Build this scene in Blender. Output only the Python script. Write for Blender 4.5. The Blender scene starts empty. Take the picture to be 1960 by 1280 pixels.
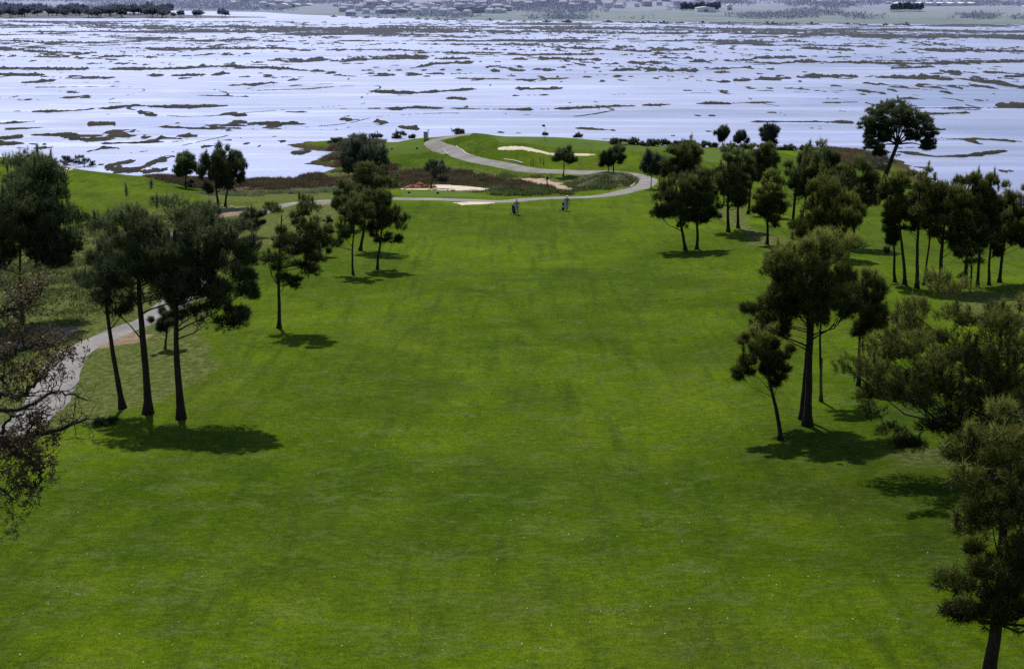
import bpy, math, random
import numpy as np
from mathutils import Vector
R = math.radians
random.seed(4); rng = np.random.default_rng(7)
sc = bpy.context.scene
col = sc.collection

# ------------------------------------------------------------------ camera
F = 2722.0; CAMZ = 30.0; PITCH = math.atan(660/F)
cp, sp = math.cos(PITCH), math.sin(PITCH)
cd = bpy.data.cameras.new('camera'); cam = bpy.data.objects.new('camera', cd); col.objects.link(cam)
cd.sensor_width = 36; cd.lens = 36*F/1960; cd.clip_end = 30000; cd.clip_start = 0.5
cam.location = (0, 0, CAMZ); cam.rotation_euler = (R(90)-PITCH, 0, 0)
sc.camera = cam
def ray(px, py):
    u = (px-980)/F; v = (640-py)/F
    return np.array([u, cp+v*sp, -sp+v*cp])
def on_z(px, py, z=0.0):
    d = ray(px, py); t = (z-CAMZ)/d[2]
    return np.array([d[0]*t, d[1]*t, z])
def on_y(px, py, Y):
    d = ray(px, py); t = Y/d[1]
    return np.array([d[0]*t, Y, CAMZ+d[2]*t])
def project(x, y, z):
    zc = (z-CAMZ); depth = y*cp - zc*sp; up = y*sp + zc*cp
    return 980+F*x/depth, 640-F*up/depth

# ------------------------------------------------------------------ numpy noise
def _hash(i, j, s):
    n = (i.astype(np.int64)*374761393 + j.astype(np.int64)*668265263 + s*974634777) & 0xffffffff
    n = ((n ^ (n >> 13))*1274126177) & 0xffffffff
    return ((n ^ (n >> 16)) & 0xffff)/65535.0
def vnoise(x, y, s=0):
    xi = np.floor(x); yi = np.floor(y); fx = x-xi; fy = y-yi
    fx = fx*fx*(3-2*fx); fy = fy*fy*(3-2*fy)
    a = _hash(xi, yi, s); b = _hash(xi+1, yi, s); c = _hash(xi, yi+1, s); d = _hash(xi+1, yi+1, s)
    return (a+(b-a)*fx)*(1-fy)+(c+(d-c)*fx)*fy
def fbm(x, y, o=4, s=0):
    t = 0; a = 0.5; f = 1
    for k in range(o):
        t = t+a*vnoise(x*f+k*17.3, y*f-k*9.1, s+k); a *= .5; f *= 2.03
    return t/(1-0.5**o)
def sstep(a, b, x):
    t = np.clip((x-a)/(b-a), 0, 1); return t*t*(3-2*t)

# ------------------------------------------------------------------ object helpers
def tag(o, label=None, cat=None, group=None, kind=None):
    for k, v in (('label', label), ('category', cat), ('group', group), ('kind', kind)):
        if v: o[k] = v
    return o
def link(name, me, parent=None):
    o = bpy.data.objects.new(name, me); col.objects.link(o)
    if parent: o.parent = parent
    return o
def empty(name, loc, rz=0):
    o = bpy.data.objects.new(name, None); col.objects.link(o); o.location = loc; o.rotation_euler.z = rz
    o.empty_display_size = .3
    return o
def mesh_np(name, V, Fc, mat, smooth=False, attrs=None):
    """V (n,3); Fc (m,k) ints"""
    V = np.asarray(V, dtype=np.float32); Fc = np.asarray(Fc, dtype=np.int32)
    me = bpy.data.meshes.new(name); m, k = Fc.shape
    me.vertices.add(len(V)); me.vertices.foreach_set('co', V.ravel())
    me.loops.add(m*k); me.loops.foreach_set('vertex_index', Fc.ravel())
    me.polygons.add(m); me.polygons.foreach_set('loop_start', np.arange(0, m*k, k, dtype=np.int32))
    if smooth: me.polygons.foreach_set('use_smooth', np.ones(m, dtype=bool))
    me.update(calc_edges=True)
    for an, av in (attrs or {}).items():
        a = me.attributes.new(an, 'FLOAT', 'POINT'); a.data.foreach_set('value', np.asarray(av, dtype=np.float32).ravel())
    for mm in (mat if isinstance(mat, (list, tuple)) else [mat]): me.materials.append(mm)
    return me
class MB:
    def __init__(s): s.v = []; s.f = []
    def tube(s, pts, rad, n=6, cap=True):
        pts = [Vector(p) for p in pts]; b0 = len(s.v); N = len(pts)
        for i, p in enumerate(pts):
            d = (pts[min(i+1, N-1)]-pts[max(i-1, 0)])
            if d.length < 1e-6: d = Vector((0, 0, 1))
            d.normalize(); a = d.orthogonal() if abs(d.z) < .9 else d.cross(Vector((0, 1, 0)))
            a = d.cross(Vector((.3, .9, .1))); a.normalize(); b = d.cross(a)
            for k in range(n):
                t = 2*math.pi*k/n; s.v.append(tuple(p+(a*math.cos(t)+b*math.sin(t))*rad[i]))
        for i in range(N-1):
            for k in range(n):
                k2 = (k+1) % n; s.f.append((b0+i*n+k, b0+i*n+k2, b0+(i+1)*n+k2, b0+(i+1)*n+k))
        if cap:
            s.f.append(tuple(b0+k for k in range(n))[::-1]); s.f.append(tuple(b0+(N-1)*n+k for k in range(n)))
    def box(s, c, d, taper=1.0):
        x, y, z = c; a, b, h = d[0]/2, d[1]/2, d[2]/2; b0 = len(s.v)
        for zz, t in ((-h, 1), (h, taper)):
            for xx, yy in ((-a, -b), (a, -b), (a, b), (-a, b)): s.v.append((x+xx*t, y+yy*t, z+zz))
        s.f += [tuple(b0+i for i in q) for q in ((3, 2, 1, 0), (4, 5, 6, 7), (0, 1, 5, 4), (1, 2, 6, 5), (2, 3, 7, 6), (3, 0, 4, 7))]
    def ball(s, c, r, n=10, m=7, noise=0, sd=0):
        rr = random.Random(sd); b0 = len(s.v)
        for i in range(m+1):
            ph = math.pi*i/m
            for k in range(n):
                t = 2*math.pi*k/n; q = 1+noise*(rr.random()-.5)
                s.v.append((c[0]+r[0]*q*math.sin(ph)*math.cos(t), c[1]+r[1]*q*math.sin(ph)*math.sin(t), c[2]+r[2]*q*math.cos(ph)))
        for i in range(m):
            for k in range(n):
                k2 = (k+1) % n; s.f.append((b0+i*n+k, b0+(i+1)*n+k, b0+(i+1)*n+k2, b0+i*n+k2))
    def poly(s, vs, fs):
        b0 = len(s.v); s.v += [tuple(v) for v in vs]; s.f += [tuple(b0+i for i in f) for f in fs]
    def build(s, name, mat, parent=None, smooth=True):
        me = bpy.data.meshes.new(name); me.from_pydata(s.v, [], s.f)
        if smooth: me.polygons.foreach_set('use_smooth', [True]*len(me.polygons))
        me.update(); me.materials.append(mat)
        return link(name, me, parent)

# ------------------------------------------------------------------ materials
class NT:
    def __init__(s, name):
        s.m = bpy.data.materials.new(name); s.m.use_nodes = True; s.t = s.m.node_tree; s.t.nodes.clear()
        s.out = s.t.nodes.new('ShaderNodeOutputMaterial')
    def n(s, typ, **kw):
        nd = s.t.nodes.new(typ)
        for k, v in kw.items():
            if k.startswith('i_'):
                key = k[2:].replace('_', ' '); nd.inputs[key].default_value = v
            else: setattr(nd, k, v)
        return nd
    def l(s, a, b): s.t.links.new(a, b)
    def noise(s, scale, detail=4, rough=.55, vec=None, stretch=None, dist=0):
        nd = s.n('ShaderNodeTexNoise'); nd.inputs['Scale'].default_value = scale; nd.inputs['Detail'].default_value = detail
        nd.inputs['Roughness'].default_value = rough; nd.inputs['Distortion'].default_value = dist
        v = vec if vec is not None else s.coord()
        if stretch:
            mp = s.n('ShaderNodeMapping'); mp.inputs['Scale'].default_value = stretch[:3]
            if len(stretch) > 3: mp.inputs['Rotation'].default_value = (0, 0, stretch[3])
            s.l(v, mp.inputs['Vector']); v = mp.outputs[0]
        s.l(v, nd.inputs['Vector']); return nd.outputs['Fac']
    def coord(s):
        if not hasattr(s, '_c'): s._c = s.n('ShaderNodeTexCoord').outputs['Object']
        return s._c
    def ramp(s, fac, stops):
        r = s.n('ShaderNodeValToRGB'); e = r.color_ramp.elements
        while len(e) < len(stops): e.new(.5)
        for i, (p, c) in enumerate(stops):
            e[i].position = p; e[i].color = (c if isinstance(c, tuple) else (c, c, c))+(1,)
        s.l(fac, r.inputs[0]); return r.outputs[0]
    def mix(s, fac, a, b, blend='MIX'):
        m = s.n('ShaderNodeMix', data_type='RGBA', blend_type=blend)
        for sock, v in ((m.inputs[0], fac), (m.inputs[6], a), (m.inputs[7], b)):
            if isinstance(v, (int, float)): sock.default_value = v
            elif isinstance(v, tuple): sock.default_value = v+(1,) if len(v) == 3 else v
            else: s.l(v, sock)
        return m.outputs[2]
    def math(s, op, a, b=0.0, c=None):
        m = s.n('ShaderNodeMath', operation=op)
        for i, v in enumerate((a, b) if c is None else (a, b, c)):
            if isinstance(v, (int, float)): m.inputs[i].default_value = v
            else: s.l(v, m.inputs[i])
        return m.outputs[0]
    def attr(s, name):
        return s.n('ShaderNodeAttribute', attribute_name=name).outputs['Fac']
    def bump(s, h, strength=.5, dist=.05):
        b = s.n('ShaderNodeBump'); b.inputs['Strength'].default_value = strength; b.inputs['Distance'].default_value = dist
        s.l(h, b.inputs['Height']); return b.outputs[0]
    def bsdf(s, colr, rough=.8, nrm=None, spec=.3, **kw):
        b = s.n('ShaderNodeBsdfPrincipled')
        if isinstance(colr, tuple): b.inputs['Base Color'].default_value = colr+(1,)
        else: s.l(colr, b.inputs['Base Color'])
        if isinstance(rough, (int, float)): b.inputs['Roughness'].default_value = rough
        else: s.l(rough, b.inputs['Roughness'])
        b.inputs['Specular IOR Level'].default_value = spec
        for k, v in kw.items(): b.inputs[k].default_value = v
        if nrm is not None: s.l(nrm, b.inputs['Normal'])
        s.l(b.outputs[0], s.out.inputs[0]); return b
def simple(name, c, rough=.7, var=.25, scale=8, spec=.3, bump=.2, bd=.02, **kw):
    t = NT(name); n = t.noise(scale, 4)
    c2 = tuple(x*(1-var) for x in c); c3 = tuple(min(1, x*(1+var)) for x in c)
    t.bsdf(t.ramp(n, [(.3, c2), (.7, c3)]), rough, t.bump(n, bump, bd), spec, **kw); return t.m

def mat_ground():
    t = NT('grass ground')
    big = t.noise(.035, 3, .5); mid = t.noise(.22, 4, .6); sm = t.noise(2.2, 6, .72, stretch=(1, 1.5, 1), dist=.4); fine = t.noise(14, 4, .75, stretch=(.7, 1.6, 1))
    vf = t.noise(38, 2, .7)
    g = t.ramp(mid, [(.30, (.043, .082, .002)), (.5, (.076, .134, .003)), (.70, (.135, .200, .006))])
    g2 = t.ramp(big, [(.38, (.042, .080, .002)), (.60, (.128, .190, .005))])
    g = t.mix(.5, g, g2)
    streak = t.noise(.5, 4, .6, stretch=(2.2, .16, 1))
    g = t.mix(t.ramp(streak, [(.5, 0.0), (.66, .5)]), g, (.034, .072, .004))
    pal = t.noise(.55, 6, .75, stretch=(.9, 1.3, 1, .3), dist=.8)
    g = t.mix(t.ramp(pal, [(.50, 0.0), (.68, .7)]), g, (.120, .155, .045))
    cl_ = t.noise(.17, 5, .65, stretch=(1.2, .6, 1, .2), dist=.5); g = t.mix(t.math('MULTIPLY', t.ramp(cl_, [(.5, 0.0), (.62, 1.0)]), t.ramp(t.noise(1.5, 6, .8, stretch=(.8, 2.2, 1)), [(.42, 0.0), (.62, .55)])), g, (.030, .050, .010)); oli = t.noise(.09, 5, .65, stretch=(1, .7, 1, .5)); g = t.mix(t.ramp(oli, [(.5, 0.0), (.68, .42)]), g, (.062, .078, .012))
    det = t.math('ADD', t.math('MULTIPLY', fine, .6), t.math('MULTIPLY', sm, .4))
    g = t.mix(1.0, g, t.ramp(det, [(.32, .35), (.5, 1.0), (.66, 1.9)]), 'MULTIPLY')
    g = t.mix(t.ramp(vf, [(.35, .35), (.6, 0.0)]), g, (.012, .028, .003))
    # putting green: smoother, paler
    gr = t.ramp(mid, [(.3, (.075, .125, .022)), (.7, (.105, .155, .032))])
    gr = t.mix(1.0, gr, t.ramp(fine, [(.3, .85), (.7, 1.15)]), 'MULTIPLY')
    def edge(name, w=.35):
        a = t.attr(name); e = t.math('ADD', a, t.math('MULTIPLY', t.math('SUBTRACT', t.noise(.55, 5, .65), .5), w*2.2))
        return t.ramp(e, [(.42, 0.0), (.58, 1.0)])
    c = t.mix(t.ramp(t.attr('green'), [(.4, 0.0), (.6, 1.0)]), g, gr)
    # rough: dry olive grass
    rn = t.noise(2.2, 6, .7)
    ro = t.ramp(rn, [(.3, (.035, .055, .010)), (.5, (.090, .115, .026)), (.7, (.20, .195, .085))])
    c = t.mix(edge('rough'), c, ro)
    ma = t.ramp(t.noise(1.4, 6, .7), [(.3, (.040, .034, .018)), (.5, (.105, .078, .045)), (.7, (.18, .135, .08))])
    c = t.mix(edge('marsh'), c, ma)
    di = t.ramp(t.noise(1.2, 6, .7), [(.3, (.16, .11, .075)), (.7, (.36, .27, .19))])
    c = t.mix(edge('dirt', .45), c, di)
    c = t.mix(t.attr('dark'), c, t.mix(1.0, c, (.45, .47, .5), 'MULTIPLY'))  # painted shade: dims the ground colour by the dark mask
    mud = t.ramp(rn, [(.3, (.03, .025, .015)), (.7, (.09, .07, .045))])
    sep = t.n('ShaderNodeSeparateXYZ'); t.l(t.coord(), sep.inputs[0])
    mz = t.math('ADD', sep.outputs['Z'], t.math('MULTIPLY', t.math('SUBTRACT', rn, .5), 1.2))
    c = t.mix(t.ramp(mz, [(.25, 1.0), (.75, 0.0)]), c, mud)
    h = t.math('ADD', t.math('MULTIPLY', fine, .5), t.math('ADD', t.math('MULTIPLY', sm, 1.2), t.math('MULTIPLY', vf, .3)))
    t.bsdf(c, .9, t.bump(h, .8, .12), .02); return t.m
def mat_water():
    t = NT('lagoon water')
    w1 = t.noise(.45, 5, .62, stretch=(.55, 1.5, 1, .12)); w2 = t.noise(2.4, 3, .6, stretch=(.6, 1.4, 1))
    big = t.noise(.012, 4, .6, stretch=(.5, 1.3, 1, .1))
    big2 = t.noise(.05, 5, .65, stretch=(.35, 1.6, 1, .15))
    h = t.math('ADD', w1, t.math('MULTIPLY', w2, .35))
    nrm = t.bump(h, .8, .26)
    lane = t.ramp(t.noise(.06, 6, .7, stretch=(.22, 1.7, 1, .12), dist=.6), [(.50, 0.0), (.62, .75)])
    b = t.bsdf(t.mix(lane, t.mix(t.ramp(big, [(.35, 0.0), (.65, 1.0)]), (.07, .11, .36), (.14, .19, .50)), (.38, .43, .74)), .3, nrm, .8)
    b.inputs['Metallic'].default_value = .8
    b.inputs['Coat Weight'].default_value = 1.0; b.inputs['Coat Roughness'].default_value = .40; b.inputs['Coat IOR'].default_value = 2.3; b.inputs['Coat Tint'].default_value = (.8, .87, 1, 1)
    t.l(t.ramp(big2, [(.3, .24), (.7, .42)]), b.inputs['Roughness'])
    gl = t.noise(.013, 5, .6, stretch=(.6, 1.0, 1, .2), dist=.5); t.l(t.ramp(t.math('ADD', t.math('MULTIPLY', gl, .7), t.math('MULTIPLY', big2, .3)), [(.42, .41), (.58, .66)]), b.inputs['Coat Roughness'])
    return t.m
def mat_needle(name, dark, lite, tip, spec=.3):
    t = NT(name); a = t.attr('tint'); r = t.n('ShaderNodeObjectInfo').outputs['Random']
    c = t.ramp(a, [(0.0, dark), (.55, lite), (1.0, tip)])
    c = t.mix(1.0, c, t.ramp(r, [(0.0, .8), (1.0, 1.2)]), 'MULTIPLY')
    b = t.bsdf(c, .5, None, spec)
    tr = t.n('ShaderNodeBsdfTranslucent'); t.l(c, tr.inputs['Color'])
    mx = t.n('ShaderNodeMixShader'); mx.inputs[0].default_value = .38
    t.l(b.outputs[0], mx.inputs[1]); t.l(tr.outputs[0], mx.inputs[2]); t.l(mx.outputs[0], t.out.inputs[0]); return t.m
def mat_bark(name, a, b_):
    t = NT(name); n = t.noise(7, 5, .7, stretch=(2.5, 2.5, .7)); n2 = t.noise(1.2, 3)
    c = t.ramp(n, [(.3, a), (.7, b_)]); c = t.mix(1.0, c, t.ramp(n2, [(.3, .7), (.7, 1.2)]), 'MULTIPLY')
    t.bsdf(c, .9, t.bump(n, .9, .06), .15); return t.m
def mat_path():
    t = NT('worn asphalt path'); n = t.noise(3, 6, .7); n2 = t.noise(.35, 3); n3 = t.noise(40, 2)
    c = t.ramp(n, [(.3, (.165, .158, .155)), (.7, (.255, .243, .232))])
    c = t.mix(1.0, c, t.ramp(n2, [(.3, .75), (.7, 1.2)]), 'MULTIPLY'); c = t.mix(1.0, c, t.ramp(n3, [(.3, .8), (.7, 1.2)]), 'MULTIPLY')
    t.bsdf(c, .85, t.bump(n3, .4, .01), .3); return t.m
def mat_sand(name, a, b_):
    t = NT(name); n = t.noise(.9, 6, .65); n2 = t.noise(9, 3)
    c = t.ramp(n, [(.3, a), (.7, b_)]); c = t.mix(1.0, c, t.ramp(n2, [(.3, .85), (.7, 1.1)]), 'MULTIPLY')
    t.bsdf(c, .95, t.bump(n, .6, .08), .1); return t.m
def mat_flats():
    t = NT('salt marsh flats'); n = t.noise(.09, 5, .7); n2 = t.noise(.8, 4, .7)
    c = t.ramp(n, [(.3, (.014, .018, .010)), (.52, (.028, .028, .017)), (.72, (.058, .045, .030))])
    c = t.mix(1.0, c, t.ramp(n2, [(.3, .55), (.7, 1.35)]), 'MULTIPLY')
    # haze painted into the colour: flats turn paler and bluer with distance
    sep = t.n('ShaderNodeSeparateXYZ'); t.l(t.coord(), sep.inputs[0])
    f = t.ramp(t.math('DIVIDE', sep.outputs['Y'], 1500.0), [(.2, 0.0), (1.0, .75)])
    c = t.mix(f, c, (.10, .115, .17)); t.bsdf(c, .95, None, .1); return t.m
def mat_far():
    t = NT('far shore land')
    n = t.noise(.011, 5, .65, stretch=(.35, 1, 1)); n2 = t.noise(.05, 5, .7, stretch=(.5, 1, 1)); sep = t.n('ShaderNodeSeparateXYZ'); t.l(t.coord(), sep.inputs[0])
    field = t.ramp(n, [(.3, (.085, .125, .095)), (.5, (.13, .18, .12)), (.68, (.17, .21, .15)), (.78, (.27, .22, .22))])
    field = t.mix(1.0, field, t.ramp(n2, [(.3, .55), (.7, 1.4)]), 'MULTIPLY')
    hill = t.ramp(n2, [(.3, (.20, .21, .34)), (.52, (.27, .27, .41)), (.75, (.40, .37, .46))])  # bluish hill tones with haze painted in
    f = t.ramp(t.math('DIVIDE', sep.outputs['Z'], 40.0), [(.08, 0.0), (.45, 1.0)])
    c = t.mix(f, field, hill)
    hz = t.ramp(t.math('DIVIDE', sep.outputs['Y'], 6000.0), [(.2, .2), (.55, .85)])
    c = t.mix(hz, c, (.33, .35, .56))  # painted haze: land colour fades to pale blue with distance
    t.bsdf(c, .95, t.bump(n2, .8, 3.0), .05); return t.m
M = {}
M['ground'] = mat_ground(); M['water'] = mat_water(); M['path'] = mat_path()
M['sand'] = mat_sand('pale bunker sand', (.50, .42, .33), (.68, .59, .48)); M['dirt'] = mat_sand('pinkish dirt', (.30, .20, .145), (.50, .38, .29))
M['redearth'] = mat_sand('red earth', (.16, .075, .045), (.30, .15, .09))
M['kerb'] = simple('pale kerb concrete', (.5, .48, .45), .85)
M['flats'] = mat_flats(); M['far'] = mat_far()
M['pen_leaf'] = mat_needle('hazy peninsula foliage', (.12, .145, .215), (.17, .19, .27), (.23, .25, .32))  # haze painted in as pale bluish leaf colours
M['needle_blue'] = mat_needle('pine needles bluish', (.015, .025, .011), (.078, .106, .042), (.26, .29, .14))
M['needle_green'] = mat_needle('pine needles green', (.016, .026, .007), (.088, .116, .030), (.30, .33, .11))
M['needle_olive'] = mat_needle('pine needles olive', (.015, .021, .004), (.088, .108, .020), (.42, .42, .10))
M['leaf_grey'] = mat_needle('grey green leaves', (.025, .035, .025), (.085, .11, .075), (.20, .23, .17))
M['leaf_brown'] = mat_needle('dry oak leaves', (.05, .036, .018), (.13, .09, .045), (.32, .25, .15))
M['scrub'] = mat_needle('marsh scrub', (.050, .042, .022), (.135, .100, .058), (.25, .20, .12))
M['weeds'] = mat_needle('wild grass', (.035, .055, .012), (.095, .13, .035), (.24, .25, .11))
M['palegrass'] = mat_needle('pale tussock grass', (.06, .075, .03), (.19, .22, .11), (.42, .43, .28))
M['far_leaf'] = mat_needle('hazy far foliage', (.22, .25, .36), (.29, .32, .43), (.38, .40, .50))  # paler still: distance haze painted into the leaf colours
M['bark'] = mat_bark('pine bark', (.016, .012, .009), (.060, .047, .036))
M['bark_red'] = mat_bark('reddish pine bark', (.05, .032, .02), (.17, .11, .07))
M['bark_grey'] = mat_bark('grey oak bark', (.02, .017, .015), (.085, .075, .065))

# ------------------------------------------------------------------ terrain heightfield
CP = [  # photo position and height of each known ground point
 (-300,1280,9),(0,1280,9),(500,1280,9),(980,1280,9),(1500,1280,9.3),(1960,1280,9.8),(2260,1280,10),
 (0,1000,7.8),(500,1000,7.9),(980,1000,7.8),(1500,1000,8.1),(1960,1000,8.6),(-300,1000,7.6),
 (0,820,6.4),(100,760,5.6),(200,800,6.9),(350,810,7.1),(650,800,6.8),(980,800,6.8),(1300,800,7),(1550,820,7.4),(1960,800,7.8),(2250,800,8),(-300,800,5.5),
 (-100,640,4.6),(80,660,4.9),(230,640,5.2),(350,640,5.9),(530,630,6.4),(760,630,5.9),(1000,630,5.9),(1250,630,6.1),(1560,640,6.6),(1800,640,6.8),(1960,640,6.9),
 (-100,540,4.2),(100,520,4.4),(350,520,5.0),(530,510,6.0),(650,520,5.9),(760,510,5.4),(980,500,5.3),(1250,500,5.5),(1450,500,6.2),(1700,545,6.0),(1900,550,5.9),(2200,560,6),
 (-100,450,3.9),(150,440,3.8),(480,455,4.4),(620,480,5.2),(760,440,5.0),(980,430,5.0),(1200,440,5.1),(1400,440,6.0),(1600,470,5.4),(1800,470,4.7),(1950,460,4.4),
 (980,411,5.0),(1080,404,4.95),(1250,400,4.9),(760,395,4.6),(620,400,4.4),(450,405,3.4),(300,410,3.7),(150,400,4.6),(50,400,5.0),
 (760,381,4.3),(980,384,4.4),(1150,376,4.1),(1235,350,3.2),(1300,385,4.6),(1400,370,4.1),(1550,380,3.7),(1700,395,3.0),(1850,400,2.0),(1960,405,1.1),
 (850,365,3.2),(980,362,2.8),(600,375,2.6),(450,378,2.5),
 (0,302,6.1),(60,305,6.0),(100,314,5.3),(140,322,4.7),(200,332,4.2),(260,345,3.6),(330,362,2.9),(150,350,4.9),(60,340,5.8),(-120,305,6.2),(100,370,4.9),(250,375,3.9),
 (400,365,1.8),(520,358,1.4),(640,352,1.3),(760,348,1.6),(300,341,.5),(400,346,.45),(550,342,.5),(620,330,.5),(560,350,.8),(700,335,1.0),
 (850,335,1.6),(950,345,1.7),(1050,350,2.1),(1160,350,2.5),(900,322,2.2),(780,318,2.0),
 (640,300,.6),(600,283,.3),(660,274,1.1),(700,290,1.9),(760,273,2.4),(820,276,2.9),(760,300,2.2),(850,300,2.7),(860,262,3.5),(920,257,4.3),
 (900,285,3.7),(950,296,3.6),(1000,276,4.9),(1000,264,5.4),(1100,270,5.2),(1100,304,3.5),(1000,310,3.2),(1200,277,4.6),(1200,310,3.4),(1100,325,3.0),(1200,328,3.1),
 (1300,282,3.9),(1300,320,3.7),(1400,285,3.0),(1400,320,3.6),(1500,290,2.1),(1500,330,3.3),(1570,288,.8),(1640,292,.3),(1600,330,2.2),(1690,345,1.1),(1760,372,.9),
]
CW = [  # below the water line
 (-70,228,-1.3),(-50,232,-1.3),(-35,238,-1.3),(-55,250,-1.5),(-20,246,-1.2),(-36,262,-1.4),(-30,262,-1.0),(-60,300,-2),(-14,290,-1.8),(0,268,-1.2),(10,285,-2),(25,280,-1.5),(45,288,-2),(60,280,-1.8),
 (78,262,-1.5),(78,245,-1.2),(80,232,-1.2),(90,215,-1.3),(110,200,-1.3),(-110,240,-1.5),(-160,240,-1.5),(-100,330,-3),(0,340,-3),(100,330,-3),(150,260,-2),(170,200,-1.5),(160,140,3),(190,60,8),(-120,200,4),(-190,150,4.5),(-190,60,6),
 (-60,20,10.5),(60,20,11),(0,20,10.5),(0,-20,12),(-150,-20,10),(150,-20,12),
]
P = np.array([on_z(a, b, z) for a, b, z in CP]+[list(c) for c in CW], float)
XY = P[:, :2]/100; Z = P[:, 2]
def _U(d2): return np.where(d2 > 1e-12, d2*np.log(np.maximum(d2, 1e-12))*.5, 0)
n = len(P); D2 = ((XY[:, None]-XY[None])**2).sum(-1); K = _U(D2)+np.eye(n)*2e-4
A = np.zeros((n+3, n+3)); A[:n, :n] = K; A[:n, n] = 1; A[:n, n+1:] = XY; A[n, :n] = 1; A[n+1:, :n] = XY.T
W = np.linalg.solve(A, np.concatenate([Z, np.zeros(3)]))
GX0, GX1, GY0, GY1, GS = -200, 200, -20, 330, .6
gx = np.arange(GX0, GX1+GS, GS); gy = np.arange(GY0, GY1+GS, GS); NX, NY = len(gx), len(gy)
XX, YY = np.meshgrid(gx, gy)
HH = np.empty_like(XX)
for j in range(NY):
    q = np.stack([gx/100, np.full(NX, gy[j]/100)], 1); d2 = ((q[:, None]-XY[None])**2).sum(-1)
    HH[j] = _U(d2)@W[:n]+W[n]+q@W[n+1:]
HH += (fbm(XX*.06, YY*.06, 3, 3)-.5)*.5*sstep(0, 3, HH) + (fbm(XX*.3, YY*.3, 3, 5)-.5)*.10
HH = np.clip(HH, -3, 13)
# low ground near the shore: broken, hummocky edge
HH += (fbm(XX*.35, YY*.35, 4, 11)-.5)*.9*(1-sstep(.2, 1.6, np.abs(HH-.2)))
def hgt(x, y):
    x = np.asarray(x, float); y = np.asarray(y, float)
    fx = np.clip((x-GX0)/GS, 0, NX-1.001); fy = np.clip((y-GY0)/GS, 0, NY-1.001)
    i = fx.astype(int); j = fy.astype(int); u = fx-i; v = fy-j
    return (HH[j, i]*(1-u)+HH[j, i+1]*u)*(1-v)+(HH[j+1, i]*(1-u)+HH[j+1, i+1]*u)*v
def hit(px, py, tmin=20):
    d = ray(px, py); t = np.arange(tmin, 345, .1); x = d[0]*t; y = d[1]*t; z = CAMZ+d[2]*t
    b = np.nonzero(z < np.maximum(hgt(x, y), -.02))[0]
    k = b[0] if len(b) else len(t)-1
    return np.array([x[k], y[k], float(max(hgt(x[k], y[k]), -.02))])
def poly_sd(poly, X, Y):
    """signed distance (positive inside) to polygon of world xy"""
    X = X.ravel(); Y = Y.ravel(); best = np.full(X.shape, 1e9); ins = np.zeros(X.shape, bool); m = len(poly)
    for i in range(m):
        ax, ay = poly[i]; bx, by = poly[(i+1) % m]; ex, ey = bx-ax, by-ay; L = ex*ex+ey*ey+1e-9
        t = np.clip(((X-ax)*ex+(Y-ay)*ey)/L, 0, 1); d = (X-ax-ex*t)**2+(Y-ay-ey*t)**2; best = np.minimum(best, d)
        c = ((ay > Y) != (by > Y)) & (X < (bx-ax)*(Y-ay)/(by-ay+1e-12)+ax); ins ^= c
    return np.where(ins, 1, -1)*np.sqrt(best)
def wp(pts): return [tuple(hit(*p)[:2]) for p in pts]
def region(polys, soft=2.5):
    w = np.zeros(XX.size)
    for p in polys: w = np.maximum(w, sstep(-soft, soft, poly_sd(wp(p), XX, YY)))
    return w.reshape(XX.shape)
ROUGH = [[(-150,470),(120,430),(210,440),(300,400),(380,392),(470,392),(560,385),(650,392),(640,430),(600,480),(520,470),(430,500),(400,600),(380,640),(420,700),(300,770),(180,800),(20,840),(-200,830)],
         [(380,372),(620,362),(720,372),(640,384),(520,384),(400,388)], [(760,362),(1000,372),(1120,366),(1215,355),(1180,334),(1080,340),(980,335),(880,318),(760,322),(640,325),(620,345),(700,362)],
         [(640,272),(700,264),(730,285),(700,310),(640,318),(600,300)], [(1370,400),(1420,398),(1440,440),(1560,470),(1540,490),(1440,470)], [(1540,275),(1700,292),(1700,330),(1600,310)],
         [(1700,860),(1960,860),(1960,930),(1850,900),(1720,890)], [(1800,560),(1960,560),(1960,640),(1850,600)]]
MARSH = [[(225,330),(420,343),(640,338),(660,330),(700,345),(720,358),(600,362),(420,366),(330,352)], [(640,350),(700,322),(860,330),(960,346),(1060,356),(1060,366),(960,362),(870,352),(700,362)]]
DIRT = [[(400,398),(470,395),(500,405),(430,416),(380,410)], [(600,385),(660,383),(640,392),(600,392)], [(-60,640),(60,622),(150,628),(120,650),(60,668),(-60,690)],
        [(180,640),(220,630),(300,640),(260,655),(180,670)]]
GREEN = [[(940,262),(1100,266),(1250,277),(1320,290),(1180,290),(1060,283),(960,274)], [(690,274),(810,272),(840,285),(720,292)], [(770,366),(880,367),(940,374),(880,377),(770,377)],
         [(1310,283),(1420,290),(1440,310),(1360,312)]]
rough = region(ROUGH, 3); marsh = region(MARSH, 2.5); dirt = region(DIRT, 1.6); green = region(GREEN, .8)
dark = region([[(1380,850),(1960,700),(2300,700),(2300,1500),(1760,1500),(1650,1150)]], 9)*.55  # vignette-like shade painted into the right foreground ground colour
idx = np.arange(NX*NY).reshape(NY, NX)
quads = np.stack([idx[:-1, :-1], idx[:-1, 1:], idx[1:, 1:], idx[1:, :-1]], -1).reshape(-1, 4)
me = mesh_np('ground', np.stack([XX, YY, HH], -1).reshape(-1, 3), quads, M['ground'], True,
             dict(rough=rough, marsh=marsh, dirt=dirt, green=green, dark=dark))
tag(link('ground', me), kind='structure')

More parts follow.
